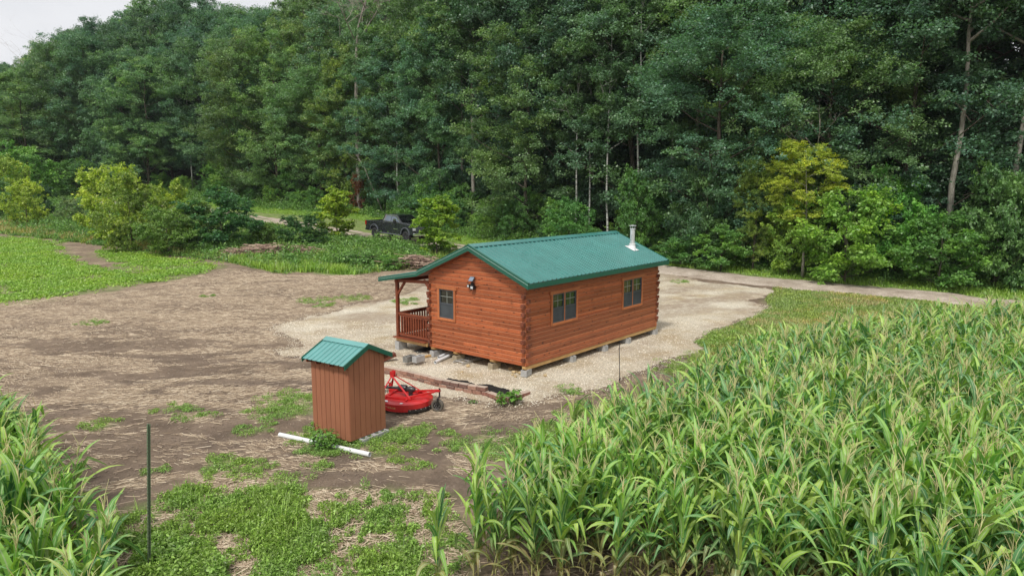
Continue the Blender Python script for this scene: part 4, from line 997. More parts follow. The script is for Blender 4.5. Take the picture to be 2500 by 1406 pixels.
# ---------------------------------------------------------------- low block retaining wall
M_BRICKS = []
for k, c in enumerate([(.26, .13, .10), (.21, .115, .088), (.30, .165, .12), (.17, .10, .082), (.34, .20, .15)]):
    mm = NM('wall_block', .95, .1); v = mm.coord('Object', (1,1,1)); oi = mm.n('ObjectInfo').outputs['Random']
    q = mm.mix(1, c+(1,), mm.ramp(mm.noise(v, 14, 6, .7), [(.3, .65), (.7, 1.35)]), 'MULTIPLY')
    q = mm.mix(mm.ramp(mm.sep(mm.n('NewGeometry').outputs['Normal'])[2], [(.6, 0.0), (.95, .8)]), q, (.46, .385, .31, 1))   # upward faces mixed paler and greyer
    mm.base(q); mm.bump(mm.noise(v, 30, 6, .7), .7, .015); M_BRICKS.append(mm.m)
rw = empty('retaining_wall', (-3.8, 20.3, -.06), 0, 'low red-brown stacked block garden wall bending round the gravel in front of the cabin', 'garden wall')
rbr = random.Random(11)
def wall_run(path, z, h, length=.30, depth=.19, off=0.0):
    seg = [Vector((a[0], a[1])) for a in path]; d = off; tot = sum((b-a).length for a, b in zip(seg[:-1], seg[1:]))
    def pos(s):
        for a, b in zip(seg[:-1], seg[1:]):
            l = (b-a).length
            if s <= l or b == seg[-1]: t = a.lerp(b, min(s/l, 1)); return t, atan2((b-a).y, (b-a).x)
            s -= l
    k = 0
    while d+length*.6 < tot:
        ll = min(length, tot-d)-.008; p, an = pos(d+ll/2); p2, an = pos(d+ll/2)
        mb = MB(); j = rbr.uniform(-.012, .012); hl = ll/2; ch = .022
        mb.prism([(-hl+ch, -depth/2), (hl-ch, -depth/2), (hl, -depth/2+ch), (hl, depth/2), (-hl, depth/2), (-hl, -depth/2+ch)], 0, h-.004, 'z')
        o = mb.build('block', M_BRICKS[rbr.randrange(5)], rw, bevel=.012)
        o.location = (p.x+3.8, p.y-20.3+j, z+rbr.uniform(-.003, .003)); o.rotation_euler = (rbr.uniform(-.02, .02), rbr.uniform(-.015, .015), an+rbr.uniform(-.03, .03)); d += length; k += 1
pA = [at(870, 902), at(945, 915), at(1000, 927), at(1067, 945), at(1120, 956), at(1192, 968)]
wall_run(pA, .03, .12); wall_run(pA, .152, .12, off=.14)
pB = [at(1193, 968), at(1234, 983)]; wall_run(pB, .03, .12)
pC = [at(1238, 983), at(1292, 965)]; wall_run(pC, .03, .12)
# dark soil and fabric behind the wall
bed = poly_world([(1096,929),(1118,934),(1142,937),(1160,945),(1172,944),(1200,948),(1229,953),(1246,960),(1250,973),(1232,976),(1212,972),(1190,964),(1160,955),(1120,944)])
lo, hi = bed.min(0)-.2, bed.max(0)+.2
def bed_s(x, y): return sdist(bed, x, y)+(vnoise(x, y, 5, 131, 3)-.5)*.25+.02
o = layer('mulch_bed', lo[0], hi[0], lo[1], hi[1], .03, lambda x, y: pad_z(x, y)-.02+.06*sm(-.05, .06, bed_s(x, y))+(vnoise(x, y, 14, 133, 2)-.5)*.03, lambda x, y: bed_s(x, y) > -.06, plain('black_mulch', (.018, .017, .016, 1), .9, .5, 20, .2, 0, .6, 50))

# ---------------------------------------------------------------- small plants
def small_plant(name, loc, h, r, n, size, c, label, cat='plant', seed=1, group=None):
    rg = np.random.default_rng(seed); t = empty(name, loc, 0, label, cat, group)
    st = MB(); 
    for k in range(4):
        a = k*1.7+seed; st.tube([(0, 0, -.03), (r*.25*cos(a), r*.25*sin(a), h*.5), (r*.6*cos(a), r*.6*sin(a), h*.85)], [.012, .009, .005], 6)
    st.build('stem', M_STEM, t)
    a = rg.random(n)*2*pi; rr = np.sqrt(rg.random(n))*r; hh = h*(.25+.75*rg.random(n))*(1-.3*(rr/r)**2)
    C = np.stack([cos_(a)*rr, sin_(a)*rr, hh], 1); N = norm(rg.normal(size=(n, 3))*.35+np.array([0, 0, 1])); D = np.stack([cos_(a), sin_(a), -.2+rg.normal(size=n)*.2], 1)
    s = size*(.6+.7*rg.random(n)); V, Q = leaf_quads(C, D, N, s, s*.75)
    o = link('foliage', mesh_np('foliage', V, Q, mats=[M_OBJLEAF]), t); o.color = c+(1,); return t
M_STEM = plain('green_stem', (.14, .2, .06, 1), .6); M_OBJLEAF = leaf_mat('plant_leaf', True)
x, y, z = P3(1224, 990); small_plant('garden_plant', (x, y, z), .42, .14, 130, .08, (.13, .30, .05), 'bushy bright green plant growing at the corner of the low block wall', seed=2)
x, y, z = P3(1256, 985); small_plant('garden_plant', (x, y, z), .46, .2, 42, .17, (.12, .27, .06), 'broad-leaved green seedling standing by the end run of the low block wall', seed=3)
x, y, z = P3(1155, 985); small_plant('garden_plant', (x, y, z), .12, .12, 26, .07, (.11, .22, .06), 'tiny weed sprouting at the foot of the low block wall', seed=4)
x, y, z = P3(793, 1097); small_plant('garden_plant', (x, y, z), .5, .33, 420, .085, (.15, .30, .06), 'leafy weed growing over the white pipe in front of the outhouse', seed=5)
x, y, z = P3(778, 1062); small_plant('garden_plant', (x, y, z), .42, .22, 200, .07, (.17, .33, .06), 'tall weed against the left corner of the outhouse', seed=6)
x, y, z = P3(868, 1078); small_plant('garden_plant', (x, y, z), .5, .13, 90, .05, (.14, .26, .06), 'slender weed climbing the front corner of the outhouse', seed=7)

# ---------------------------------------------------------------- posts
M_TPOST = paint('green_post_paint', (.13, .175, .105, 1), .45, .2, .35)
x, y = at(365, 1480); ptz = 0
pt = MB(); 
x, y = ray(364, 1300)[:2]; d_ = 10.0; k = d_/y; x, y = x*k, d_
for (zz, pyy) in ((0, 0),): pass
zt = 5.83 + (ray(363, 1033)[2]/ray(363, 1033)[1])*d_
xb, xt = ray(365, 1400)[0]/ray(365, 1400)[1]*d_, ray(363, 1033)[0]/ray(363, 1033)[1]*d_
pt.box(-.026, .026, -.003, .003, -.3, zt); pt.box(-.0035, .0035, -.036, -.0035, -.3, zt)
kk = .3
while kk < zt: pt.box(-.010, .010, -.047, -.0365, kk, kk+.018); kk += .054
o = pt.build('fence_post', M_TPOST, None, label='green steel T-post standing alone in the left foreground', cat='post'); o.location = (xb, d_, 0); o.rotation_euler = (0, atan2(xt-xb, zt), 0)
x, y, z = P3(1513, 938)
rd_ = MB(); rd_.tube([(0, 0, -.1), (0, 0, 1.32)], .011, 8); rd_.box(-.02, .02, -.02, .02, .12, .18); o = rd_.build('thin_rod', M_BLACK, None, label='thin black rod stake standing in the soil beside the long cabin wall', cat='stake'); o.location = (x, y, z); o.rotation_euler = (0, radians(-2), 0)
rd_ = MB(); rd_.tube([(0, 0, -.05), (0, 0, .3)], .009, 8); o = rd_.build('thin_rod', plain('rusty_rod', (.06, .035, .025, 1), .8), None, label='short dark stake in the soil between the left corn and the steel post', cat='stake'); x, y, z = P3(152, 1150); o.location = (x, y, z)

# ---------------------------------------------------------------- pickup truck
M_CAR = paint('black_car_paint', (.022, .025, .03, 1), .2, .9, .02); M_CHROME = plain('chrome', (.8, .82, .84, 1), .12, .03, 5, .5, .9)
M_CGLASS = plain('tinted_glass', (.16, .19, .23, 1), .1, .05, 5, .9); M_TRIM = plain('grey_plastic_trim', (.11, .12, .135, 1), .6); M_REDL = plain('red_lens', (.45, .01, .01, 1), .2)
M_WINDS = plain('dark_windscreen', (.006, .007, .008, 1), .08, .05, 5, .9); M_LAMP = plain('clear_lens', (.65, .68, .7, 1), .1)
M_TYRE2 = plain('dark_tyre', (.04, .04, .042, 1), .8, .3, 10); M_RIM = plain('black_alloy', (.07, .07, .075, 1), .3)
ra, fa_ = np.array([-11.15, 61.0]), np.array([-7.9, 57.95])
hd = atan2(fa_[1]-ra[1], fa_[0]-ra[0]); tz = float(terrain(ra[0], ra[1])); tz2 = float(terrain(fa_[0], fa_[1]))
pk = empty('pickup_truck', (ra[0], ra[1], tz+.14), hd, 'black lifted crew-cab pickup truck on the dirt road at the edge of the woods', 'pickup truck')
pk.rotation_euler = (0, -atan2(tz2-tz, 4.4), hd)
WB, HWD = 4.25, 1.02   # origin: rear axle on ground; x forward
def archpts(cx_, r, z0, n=9): return [(cx_+r*cos(pi*k/n), z0+r*sin(pi*k/n)) for k in range(n+1)]   # right to left
low = .62
prof = [(-1.25, .78), (-1.28, 1.30), (5.02-.0, 1.30)]
outl = [(-1.24, low+.08), (-1.28, 1.0), (-1.27, 1.50), (.95, 1.50), (.97, 1.50)]
bodyp = [(-1.22, low)] + [(-.56, low)] + archpts(0, .56, low)[::-1] + [(.56, low), (3.69, low)] + archpts(WB, .56, low)[::-1] + [(4.81, low), (5.18, low+.03), (5.22, 1.18), (5.12, 1.40), (4.6, 1.50), (3.55, 1.54), (.97, 1.52), (-1.28, 1.47)]
bb = MB(); bb.prism(bodyp, -HWD, -HWD+.12, 'y'); bb.prism(bodyp, HWD-.12, HWD, 'y')
bb.box(.97, 5.1, -HWD+.121, HWD-.121, low+.02, 1.25); bb.box(-1.25, .969, -HWD+.121, HWD-.121, low+.1, 1.0); bb.box(-1.27, -1.2, -HWD+.121, HWD-.121, 1.001, 1.47)
bb.prism([(3.45, 1.251), (5.16, 1.251), (5.1, 1.42), (4.6, 1.53), (3.6, 1.60), (3.45, 1.60)], -HWD+.121, HWD-.121, 'y'); bb.build('body', M_CAR, pk, bevel=.035, seg=3)
def tb(p0, p1, z0, z1, w0, w1):
    """tapered cab box: p0=(x rear, x front) at z0, p1 at z1"""
    return [(p0[0], -w0, z0), (p0[1], -w0, z0), (p0[1], w0, z0), (p0[0], w0, z0), (p1[0], -w1, z1), (p1[1], -w1, z1), (p1[1], w1, z1), (p1[0], w1, z1)]
cb_ = MB(); cb_.hexa(tb((1.0, 3.72), (1.22, 2.80), 1.53, 2.14, .98, .78)); cb_.build('cab', M_CAR, pk, bevel=.07, seg=3)
def side_pt(x, z, s, off=.006):   # on the sloping cab side
    t = (z-1.53)/.61; return (x, s*(.98-.20*t+off), z)
for s in (-1, 1):
    for nm, quad in (('rear_window', [(1.36, 1.60), (2.22, 1.60), (2.22, 2.04), (1.50, 2.06)]), ('front_window', [(2.28, 1.60), (3.42, 1.60), (2.85, 1.98), (2.28, 2.04)])):
        q = MB(); a = [side_pt(x, z, s, .004) for x, z in quad]; b = [side_pt(x, z, s, .012) for x, z in quad]
        q.add(a+b, [(0,1,2,3), (7,6,5,4)]+[(i, (i+1) % 4, (i+1) % 4+4, i+4) for i in range(4)]); q.build('side_window', M_CGLASS, pk)
    ct = MB(); ring = [(1.29, 1.565), (3.53, 1.565), (2.88, 2.05), (1.46, 2.10)]
    for i in range(4): ct.bar(side_pt(*ring[i], s, .016), side_pt(*ring[(i+1) % 4], s, .016), .045, .05)
    ct.build('chrome_trim', M_CHROME, pk)
    for x in (1.22, 2.42):
        h = MB(); h.box(x, x+.22, s*HWD+(.0 if s > 0 else -.03), s*HWD+(.03 if s > 0 else 0), 1.40, 1.435); h.build('door_handle', M_CHROME, pk)
    mr = MB(); mr.bar((3.1, s*1.0, 1.62), (3.1, s*1.22, 1.66), .06, .05); mr.box(3.0, 3.14, s*1.20-.12, s*1.20+.12, 1.50, 1.86); mo = mr.build('mirror', M_BLKP, pk, bevel=.03)
    mc = MB(); mc.box(3.142, 3.16, s*1.20-.11, s*1.20+.11, 1.74, 1.85); mc.box(3.01, 3.12, s*1.33-.005, s*1.33+.005, 1.74, 1.84); mc.build('mirror_cap', M_CHROME, mo)
    dl = MB(); y0, y1 = (HWD+.001, HWD+.004) if s > 0 else (-HWD-.004, -HWD-.001)
    for x in (1.02, 2.25, 3.40): dl.box(x, x+.015, y0, y1, low+.1, 1.50)
    dl.build('door_gap', M_BLACK, pk)
    st = MB(); st.tube([(.75, s*1.05, .56), (3.6, s*1.05, .56)], .05, 8); st.build('side_step', M_TRIM, pk, smooth=True)
    bdg = MB(); bdg.box(2.65, 3.30, y0, y1, .99, 1.035); bdg.build('door_badge', M_CHROME, pk)
    tl = MB(); tl.box(-1.30, -1.12, s*HWD-(.06 if s > 0 else -.0)-(0 if s > 0 else .01), s*HWD+(.01 if s > 0 else .06), 1.08, 1.44); tl.build('tail_light', M_REDL, pk)
    hl = MB(); hl.box(5.10, 5.245, s*.86-.14, s*.86+.14, 1.02, 1.26); hl.build('headlight', M_LAMP, pk, bevel=.02)
    for cx_ in (0, WB):
        ff = MB(); P_ = [(cx_+.60*cos(pi*k/12), low+.02+.60*sin(pi*k/12)) for k in range(13)]; Q_ = [(cx_+.52*cos(pi*k/12), low+.02+.52*sin(pi*k/12)) for k in range(13)]
        a, b = (HWD+.002, HWD+.05) if s > 0 else (-HWD-.05, -HWD-.002)
        for k in range(12): ff.hexa([(Q_[k][0], a, Q_[k][1]), (P_[k][0], a, P_[k][1]), (P_[k+1][0], a, P_[k+1][1]), (Q_[k+1][0], a, Q_[k+1][1]), (Q_[k][0], b, Q_[k][1]), (P_[k][0], b, P_[k][1]), (P_[k+1][0], b, P_[k+1][1]), (Q_[k+1][0], b, Q_[k+1][1])])
        ff.build('fender_flare', M_TRIM, pk)
        Mw = Matrix.Translation((cx_, s*.86, .45)) @ Matrix.Rotation(pi/2*s*-1, 4, 'X')
        t_ = MB(); t_.lathe([(.27, -.14), (.40, -.15), (.44, -.12), (.45, 0), (.44, .12), (.40, .15), (.27, .14)], 28, Mw, closed=True)
        for k in range(28): a = 2*pi*k/28; c0 = Mw @ Vector((.45*cos(a), .45*sin(a), -.12)); c1 = Mw @ Vector((.45*cos(a+.08), .45*sin(a+.08), .12)); t_.bar(c0, c1, .035, .03)
        wh = t_.build('wheel', M_TYRE2, pk, smooth=True)
        r_ = MB(); r_.lathe([(.265, .13), (.25, .06), (.0, .05)], 24, Mw)
        for k in range(8): a = 2*pi*k/8; r_.bar(Mw @ Vector((.04*cos(a), .04*sin(a), .09)), Mw @ Vector((.26*cos(a), .26*sin(a), .12)), .04, .03)
        r_.lathe([(.0, .13), (.06, .12), (.07, .06)], 12, Mw); r_.build('rim', M_RIM, wh)
ws = MB(); a = [(3.68, -.84, 1.62), (3.68, .84, 1.62), (2.88, .70, 2.10), (2.88, -.70, 2.10)]; n_ = Vector((.52, 0, .85)).normalized()
ws.add([Vector(p)+n_*.02 for p in a]+[Vector(p)+n_*.045 for p in a], [(0,1,2,3), (7,6,5,4)]+[(i, (i+1) % 4, (i+1) % 4+4, i+4) for i in range(4)]); ws.build('windscreen', M_WINDS, pk)
gr_ = MB(); gr_.box(5.18, 5.235, -.70, .70, .92, 1.30)
for k in range(5): gr_.box(5.236, 5.25, -.68, .68, .95+.07*k, .98+.07*k)
gr_.build('grille', M_TRIM, pk); bp = MB(); bp.box(5.15, 5.38, -.98, .98, .60, .84); bp.build('front_bumper', M_CHROME, pk, bevel=.04); bp = MB(); bp.box(-1.42, -1.27, -.95, .95, .62, .80); bp.build('rear_bumper', M_TRIM, pk, bevel=.03)
un = MB(); un.box(-.9, 4.9, -.5, .5, .45, .62); un.tube([(0, -.8, .45), (0, .8, .45)], .08, 8); un.tube([(WB, -.8, .45), (WB, .8, .45)], .08, 8); un.build('chassis', M_BLACK, pk)
sp_ = MB(); sp_.lathe([(.2, -.11), (.33, -.12), (.36, 0), (.33, .12), (.2, .11)], 20, Matrix.Translation((.45, .3, 1.62)) @ Matrix.Rotation(pi/2, 4, 'X'), closed=True)
o = sp_.build('spare_tyre', M_TYRE2, None, smooth=True, label='dark spare tyre standing in the bed of the black pickup truck', cat='tyre'); o.location = (ra[0], ra[1], tz-.05); o.rotation_euler = pk.rotation_euler

# ---------------------------------------------------------------- trees
def bark(name, a, b, sc=(6, 6, 1.2), birch=False):
    m = NM(name, .9, .1); v = m.coord('Object', sc); n = m.noise(v, 2.2, 6, .7); c = m.ramp(n, [(.35, a), (.65, b)])
    if birch:
        k = m.noise(m.coord('Object', (1.2, 1.2, 5.5)), 1.6, 5, .7); c = m.mix(m.ramp(k, [(.54, 0.0), (.6, .9)]), c, (.05, .045, .04, 1))
    m.base(c); m.bump(n, .5, .03); return m.m
M_BARK = bark('dark_bark', (.055, .046, .036), (.14, .118, .092)); M_GBARK = bark('grey_bark', (.20, .185, .15), (.40, .37, .32)); M_BIRCH = bark('birch_bark', (.42, .42, .38), (.60, .60, .56), birch=True)
M_DEAD = plain('dead_branch', (.34, .30, .26, 1), .9, .25)

def tree_meshes(seed, H, R, cb, nlimb, npad, per, size, top=1.0, flat=.55, trunk_r=.2, mat=None, lean=.0, spread=1.0):
    """tapered trunk with limbs, and a crown of leaf clumps carried at the limb ends"""
    rg = np.random.default_rng(seed); tk = MB(); z0 = H*cb
    path = []; ox = oy = 0
    for k in range(9):
        t = k/8; ox += rg.normal()*.09*H/20; oy += rg.normal()*.09*H/20; path.append(Vector((ox+lean*H*t, oy, H*.93*t-(.3 if k == 0 else 0))))
    def tpos(z): t = min(max(z/(H*.93), 0), .999)*8; i = int(t); return path[i].lerp(path[i+1], t-i)
    tk.tube(path, [trunk_r*(1.25 if k == 0 else 1-.86*k/8) for k in range(9)], 8)
    pads = []
    def env(t): return R*(np.clip(np.sin(pi*min(max(t*.76+.14, 0), 1)), 0, 1)**.7)
    for k in range(nlimb):
        t = (k+.5)/nlimb; t = t**.85; z = z0+(H-z0)*t; a = k*2.399+rg.normal()*.4; r = env(t)*(.62+.45*rg.random())
        e = Vector((cos(a)*r, sin(a)*r, 0))+tpos(z); e.z = z+r*.18*rg.random(); s = tpos(max(z-r*.55-.3, H*.08))
        m_ = s.lerp(e, .5)+Vector((0, 0, -.08*r)); rr_0 = trunk_r*(.42*(1-t)+.13)
        tk.tube([s, m_, e], [rr_0, rr_0*.62, rr_0*.2], 5, False)
        for j in range(3):
            b = s.lerp(e, .45+.2*j); q = b+Vector((rg.normal(), rg.normal(), .3+rg.random()))*r*.22
            tk.tube([b, q], [rr_0*.32, .012], 4, False); pads.append((q, .5+.5*rg.random()))
        pads.append((e, 1.0))
    while len(pads) < npad:
        t = rg.random()**.8; z = z0+(H-z0)*t; a = rg.random()*2*pi; r = env(t)*(.45+.6*rg.random()**.6); c = tpos(z)
        pads.append((Vector((c.x+cos(a)*r, c.y+sin(a)*r, z)), .5+.6*rg.random()))
    pads = pads[:max(npad, nlimb*4)]
    P = np.array([tuple(p) for p, _ in pads]); S = np.array([s for _, s in pads])*R*.27*spread
    n = len(P)*per; idx = np.repeat(np.arange(len(P)), per)
    NS = 9; sd_ = rand_dirs(len(P)*NS, rg, .25, .85); so2 = sd_*(.35+.95*rg.random((len(sd_), 1)))*np.array([1, 1, flat*1.15]); ks = idx*NS+rg.integers(0, NS, n)
    d = rand_dirs(n, rg, .2, .9); off = so2[ks]+d*(.38*rg.random(n)**.5*(1+.9*(rg.random(n) < .15)))[:, None]*np.array([1, 1, .75])
    C = P[idx]+off*S[idx][:, None]; d = norm(d*.5+sd_[ks])
    C[:, 2] -= .10*S[idx]*(np.hypot(d[:, 0], d[:, 1]))
    N = norm(d*.55+rg.normal(size=(n, 3))*.45+np.array([0, 0, .55])); D = norm(d+rg.normal(size=(n, 3))*.7+np.array([0, 0, -.25])); s = size*(.55+.9*rg.random(n))
    V, Q = leaf_quads(C, D, N, s, s*.62)
    tint = np.repeat((rg.random(len(P))**2*.8)[idx], 4); z = np.zeros_like(tint)
    return tk.mesh('trunk', mat or M_BARK, smooth=True), mesh_np('crown', V, Q, col=np.stack([tint, z, z, z+1], 1), mats=[M_TREELEAF])

PROTO = {}
for k in range(5): PROTO['wood', k] = tree_meshes(100+k, 20, 4.6+.4*(k % 3), [.05, .08, .14, .06, .11][k], 22, 165, 500, .15, trunk_r=.17+.03*(k % 3), spread=.95)
for k in range(2): PROTO['tall', k] = tree_meshes(140+k, 20, 3.8, .42, 14, 100, 450, .155, trunk_r=.16, mat=M_GBARK)
for k in range(2): PROTO['bole', k] = tree_meshes(180+k, 20, 4.0, .60, 12, 80, 420, .155, trunk_r=.17, mat=M_GBARK, spread=.95)
for k in range(2): PROTO['birch', k] = tree_meshes(150+k, 20, 3.2, .46, 12, 70, 420, .15, trunk_r=.115, mat=M_BIRCH)
for k in range(4): PROTO['shrub', k] = tree_meshes(160+k, 4, 2.0, .06, 12, 62, 260, .125, trunk_r=.05, flat=.7, spread=.95)
for k in range(2): PROTO['sapling', k] = tree_meshes(170+k, 4, 1.25, .08, 14, 74, 170, .14, trunk_r=.045, flat=.6, spread=1.0)

def plant_tree(kind, k, x, y, H, wide, color, label, cat, group=None, name=None, z=None, first={}, rot=None, lean=0):
    nominal = 20.0 if kind in ('wood', 'tall', 'birch', 'bole') else 4.0
    tr, cr = PROTO[kind, k]; s = H/nominal
    name = name or {'wood': 'woodland_tree', 'tall': 'woodland_tree', 'bole': 'woodland_tree', 'birch': 'birch_tree', 'shrub': 'shrub', 'sapling': 'sapling'}[kind]
    t = empty(name, (x, y, (float(terrain(x, y)) if z is None else z)), RGT.random()*6.28 if rot is None else rot, label, cat, group)
    t.scale = (s*wide, s*wide, s); t.rotation_euler[1] = lean
    a = link('trunk' if nominal == 20 else 'stem', tr, t); b = link('crown' if nominal == 20 else 'foliage', cr, t); b.color = tuple(color)+(1,); return t
RGT = random.Random(17)
SKY_X = [-600, 0, 50, 100, 160, 230, 265, 330, 400, 450, 480, 560, 600, 645, 665, 700, 3000]
SKY_Y = [190, 162, 148, 88, 60, 70, 38, 8, -6, -10, 2, 5, 22, 34, 2, -40, -400]
GREENS = [(.102, .195, .122), (.086, .18, .118), (.122, .22, .112), (.088, .18, .132), (.138, .235, .112), (.078, .16, .112)]
def landmark(px):
    for a, s in ((200, 'at the far left end of the woods'), (480, 'above the yellow-green shrubs'), (700, 'behind the dark green shrub by the road'), (900, 'behind the lime sapling left of the pickup'), (1060, 'behind the black pickup'),
                 (1290, 'beyond the left half of the cabin roof'), (1500, 'beyond the cabin roof ridge'), (1680, 'behind the stove pipe'), (1850, 'left of the yellow-leaved tree'), (2080, 'behind the yellow-leaved tree'), (2300, 'just left of the tall grey trunk'), (9999, 'at the right end of the woods')):
        if px < a: return s
# distinct trees with visible trunks: (px, metres beyond the edge, kind, proto, height, width, label)
BIRCH = [(1405, 1.6, 'birch', 0, 17, .9, 'slim white birch with its bare trunk showing, leftmost beside the cabin roof ridge'), (1440, 3.0, 'birch', 1, 18, .8, 'thin pale birch standing just right of the leftmost white birch'),
         (1489, 1.4, 'birch', 1, 18, .9, 'white birch with black-barred trunk above the far end of the cabin roof'), (1556, 3.2, 'birch', 0, 21, .9, 'tall thin birch rising straight behind the stove pipe'), (1636, 7, 'birch', 1, 22, .9, 'white-stemmed birch high up right of the stove pipe'),
         (972, 2.0, 'birch', 0, 19, .95, 'pale-barked birch trunk right behind the black pickup truck'), (2312, .9, 'bole', 0, 24, 1.0, 'tall straight grey-trunked tree near the right end of the woods'), (2432, 1.3, 'bole', 1, 23, 1.0, 'leaning grey-trunked tree at the far right of the woods'),
         (480, 2.5, 'birch', 0, 21, .9, 'pale twin-looking trunk left of centre behind the dark shrub'), (1160, 5, 'tall', 1, 24, 1.0, 'high-crowned grey tree behind the front woods above the cabin gable')]
def edge_pt(px, depth):
    """ground point lying 'depth' metres beyond the edge of the woods in that direction"""
    r = ray(px, 600); k = r[0]/r[1]; t = 20.0
    while t < 300:
        if near_edge(k*t, t) > depth: break
        t += .1
    return k*t, t
trunk_px = []
for px, dp, kind, k, H, wd, lab in BIRCH:
    x, y = edge_pt(px, dp); trunk_px.append((px, y)); plant_tree(kind, k, x, y, H, wd, (.10, .20, .095) if kind == 'birch' else (.07, .155, .088), lab, 'tree', lean=.12 if 'leaning' in lab else 0, rot=0 if 'leaning' in lab else None)
trunk_px.append((880, edge_pt(880, .2)[1]))
# the woods: rows behind the edge line
path = EDGE[(EDGE[:, 0] > -160) & (EDGE[:, 0] < 60)]
seglen = np.r_[0, np.cumsum(np.hypot(np.diff(path[:, 0]), np.diff(path[:, 1])))]
ROWS = [1.6, 5.5, 10.5, 16.5, 24, 33]
cnt = 0
for row, dep in enumerate(ROWS):
    s = RGT.random()*3; step = [4.6, 4.6, 5.2, 6.2, 7.2, 8.5][row]
    while s < seglen[-1]:
        x = np.interp(s, seglen, path[:, 0])+RGT.uniform(-1.2, 1.2); y = np.interp(s, seglen, path[:, 1])+dep+RGT.uniform(-1.3, 1.3); x += dep*.25
        s += step*RGT.uniform(.8, 1.2)*(1 if x > -30 else 1.15)
        px, _ = topx(x, y, float(terrain(x, y)))
        if px < -140 or px > 2640 or y < 8: continue
        if row < 3 and any(abs(px-q) < [2.9, 1.7, .9][row]*(1.6 if q > 2300 and row == 0 else 1)*FPX/y and y < yy+1.0 for q, yy in trunk_px): continue
        zg = float(terrain(x, y)); ysk = max(np.interp(px+q, SKY_X, SKY_Y) for q in (-75, -35, 0, 35, 75)) if px < 760 else -400; hmax = (CAMH+(453-ysk)/FPX*y-zg)*.955
        kind, k = ('wood', RGT.randrange(5)) if RGT.random() < .8 or row == 0 else ('tall', RGT.randrange(2))
        H = RGT.uniform(15, 21) if row == 0 else RGT.uniform(20, 27)
        if px < 760: H = hmax*(RGT.uniform(.72, .95) if row < 2 else RGT.uniform(.93, 1.01))
        H = min(H, hmax*1.01)
        if H < 5: continue
        c = GREENS[RGT.randrange(len(GREENS))]; v = RGT.uniform(.95, 1.45); c = tuple(q*v for q in c)
        if RGT.random() < .12: c = (c[0]*1.5, c[1]*1.25, c[2]*.8)
        rowt = ['front-row tree', 'second-row tree', 'inner tree', 'inner tree', 'rear tree', 'rear tree'][row]
        lab = f"leafy green {rowt} {landmark(px)}"
        plant_tree(kind, k, x, y, H, RGT.uniform(.95, 1.25)*(20/H)**.5, c, lab, 'tree', f"{rowt}s {landmark(px)}"); cnt += 1
for q_, dq in ((2478, 9.0), (2500, 17.0)):
    x, y = edge_pt(q_, dq); plant_tree('wood', 2, x, y, 27, 1.0, GREENS[0], f"tall leafy tree filling the {'gap' if q_ < 2490 else 'sky gap far'} behind the leaning grey trunk at the right", 'tree')
print('trees', cnt)
# understorey shrubs along the foot of the woods
UNDER = [(.16, .33, .10), (.11, .25, .09), (.20, .36, .09), (.10, .22, .10), (.14, .30, .10)]
s = 0; cnt = 0
while s < seglen[-1]:
    for row in range(2):
        x = np.interp(s, seglen, path[:, 0])+RGT.uniform(-1, 1); y = np.interp(s, seglen, path[:, 1])+(.2 if row == 0 else 2.6)+RGT.uniform(-.8, .8)
        px, _ = topx(x, y, float(terrain(x, y)))
        if -120 < px < 2620 and y > 8 and not (row == 0 and any(abs(px-q) < 20 for q, yy in trunk_px)):
            H = RGT.uniform(1.8, 3.6)*(1.15 if px > 1700 else 1)*(1+.35*row)
            if any(abs(px-q) < 26 for q, yy in trunk_px): H *= .55
            plant_tree('shrub', RGT.randrange(4), x, y, H, RGT.uniform(.8, 1.2), UNDER[RGT.randrange(5)], f"{'low' if row == 0 else 'taller'} green understorey shrub {landmark(px)}", 'shrub', f"{'low' if row == 0 else 'taller'} understorey shrubs {landmark(px)}"); cnt += 1
    s += 2.9*RGT.uniform(.8, 1.25)*(1 if np.interp(s, seglen, path[:, 0]) > -30 else 1.3)
for dep in (5.5, 9.5, 14):
    s = RGT.random()*3
    while s < seglen[-1]:
        x = np.interp(s, seglen, path[:, 0])+dep*.25; y = np.interp(s, seglen, path[:, 1])+dep+RGT.uniform(-1, 1); s += 3.6*RGT.uniform(.8, 1.3)
        px, _ = topx(x, y, float(terrain(x, y)))
        if px < 950 or px > 2620 or y < 8: continue
        plant_tree('shrub', RGT.randrange(4), x, y, RGT.uniform(3, 5.5), RGT.uniform(.9, 1.3), GREENS[RGT.randrange(6)], f"shaded shrub deep in the woods {landmark(px)}", 'shrub', f"shaded shrubs {landmark(px)}")
print('understorey', cnt)
# shrubs and saplings one can point at: px of centre, base py, top py, width px, kind, colour, label
def spot(px, base, top, wpx, kind, k, colr, lab, cat='shrub', name=None, group=None, extra=0):
    p = at(px, base); x, y = p; y += extra; x *= (y/p[1]); zg = float(terrain(x, y)); zt = CAMH+ray(px, top)[2]/ray(px, top)[1]*y; H = max(zt-zg, .4)
    wn = {'shrub': 4.3, 'sapling': 2.3, 'wood': 11.0, 'birch': 7, 'tall': 8.5}[kind]; nominal = 20 if kind in ('wood', 'birch', 'tall') else 4
    W = wpx/FPX*y; return plant_tree(kind, k, x, y, H*1.02, W/(wn*H/nominal), colr, lab, cat, group, name)
LIME = (.36, .47, .08); YG = (.32, .43, .08); OLV = (.21, .31, .07)
spot(275, 590, 418, 175, 'shrub', 0, LIME, 'large yellow-green shrub, the tallest in the hedge left of the road')
spot(325, 612, 446, 160, 'shrub', 1, OLV, 'olive and yellow-green shrub just in front of the tallest yellow-green one')
spot(420, 600, 455, 115, 'shrub', 2, YG, 'rounded yellow-green shrub right of the large yellow-green one')
spot(415, 622, 515, 150, 'shrub', 3, (.16, .28, .08), 'low mid-green shrub below the rounded yellow-green one')
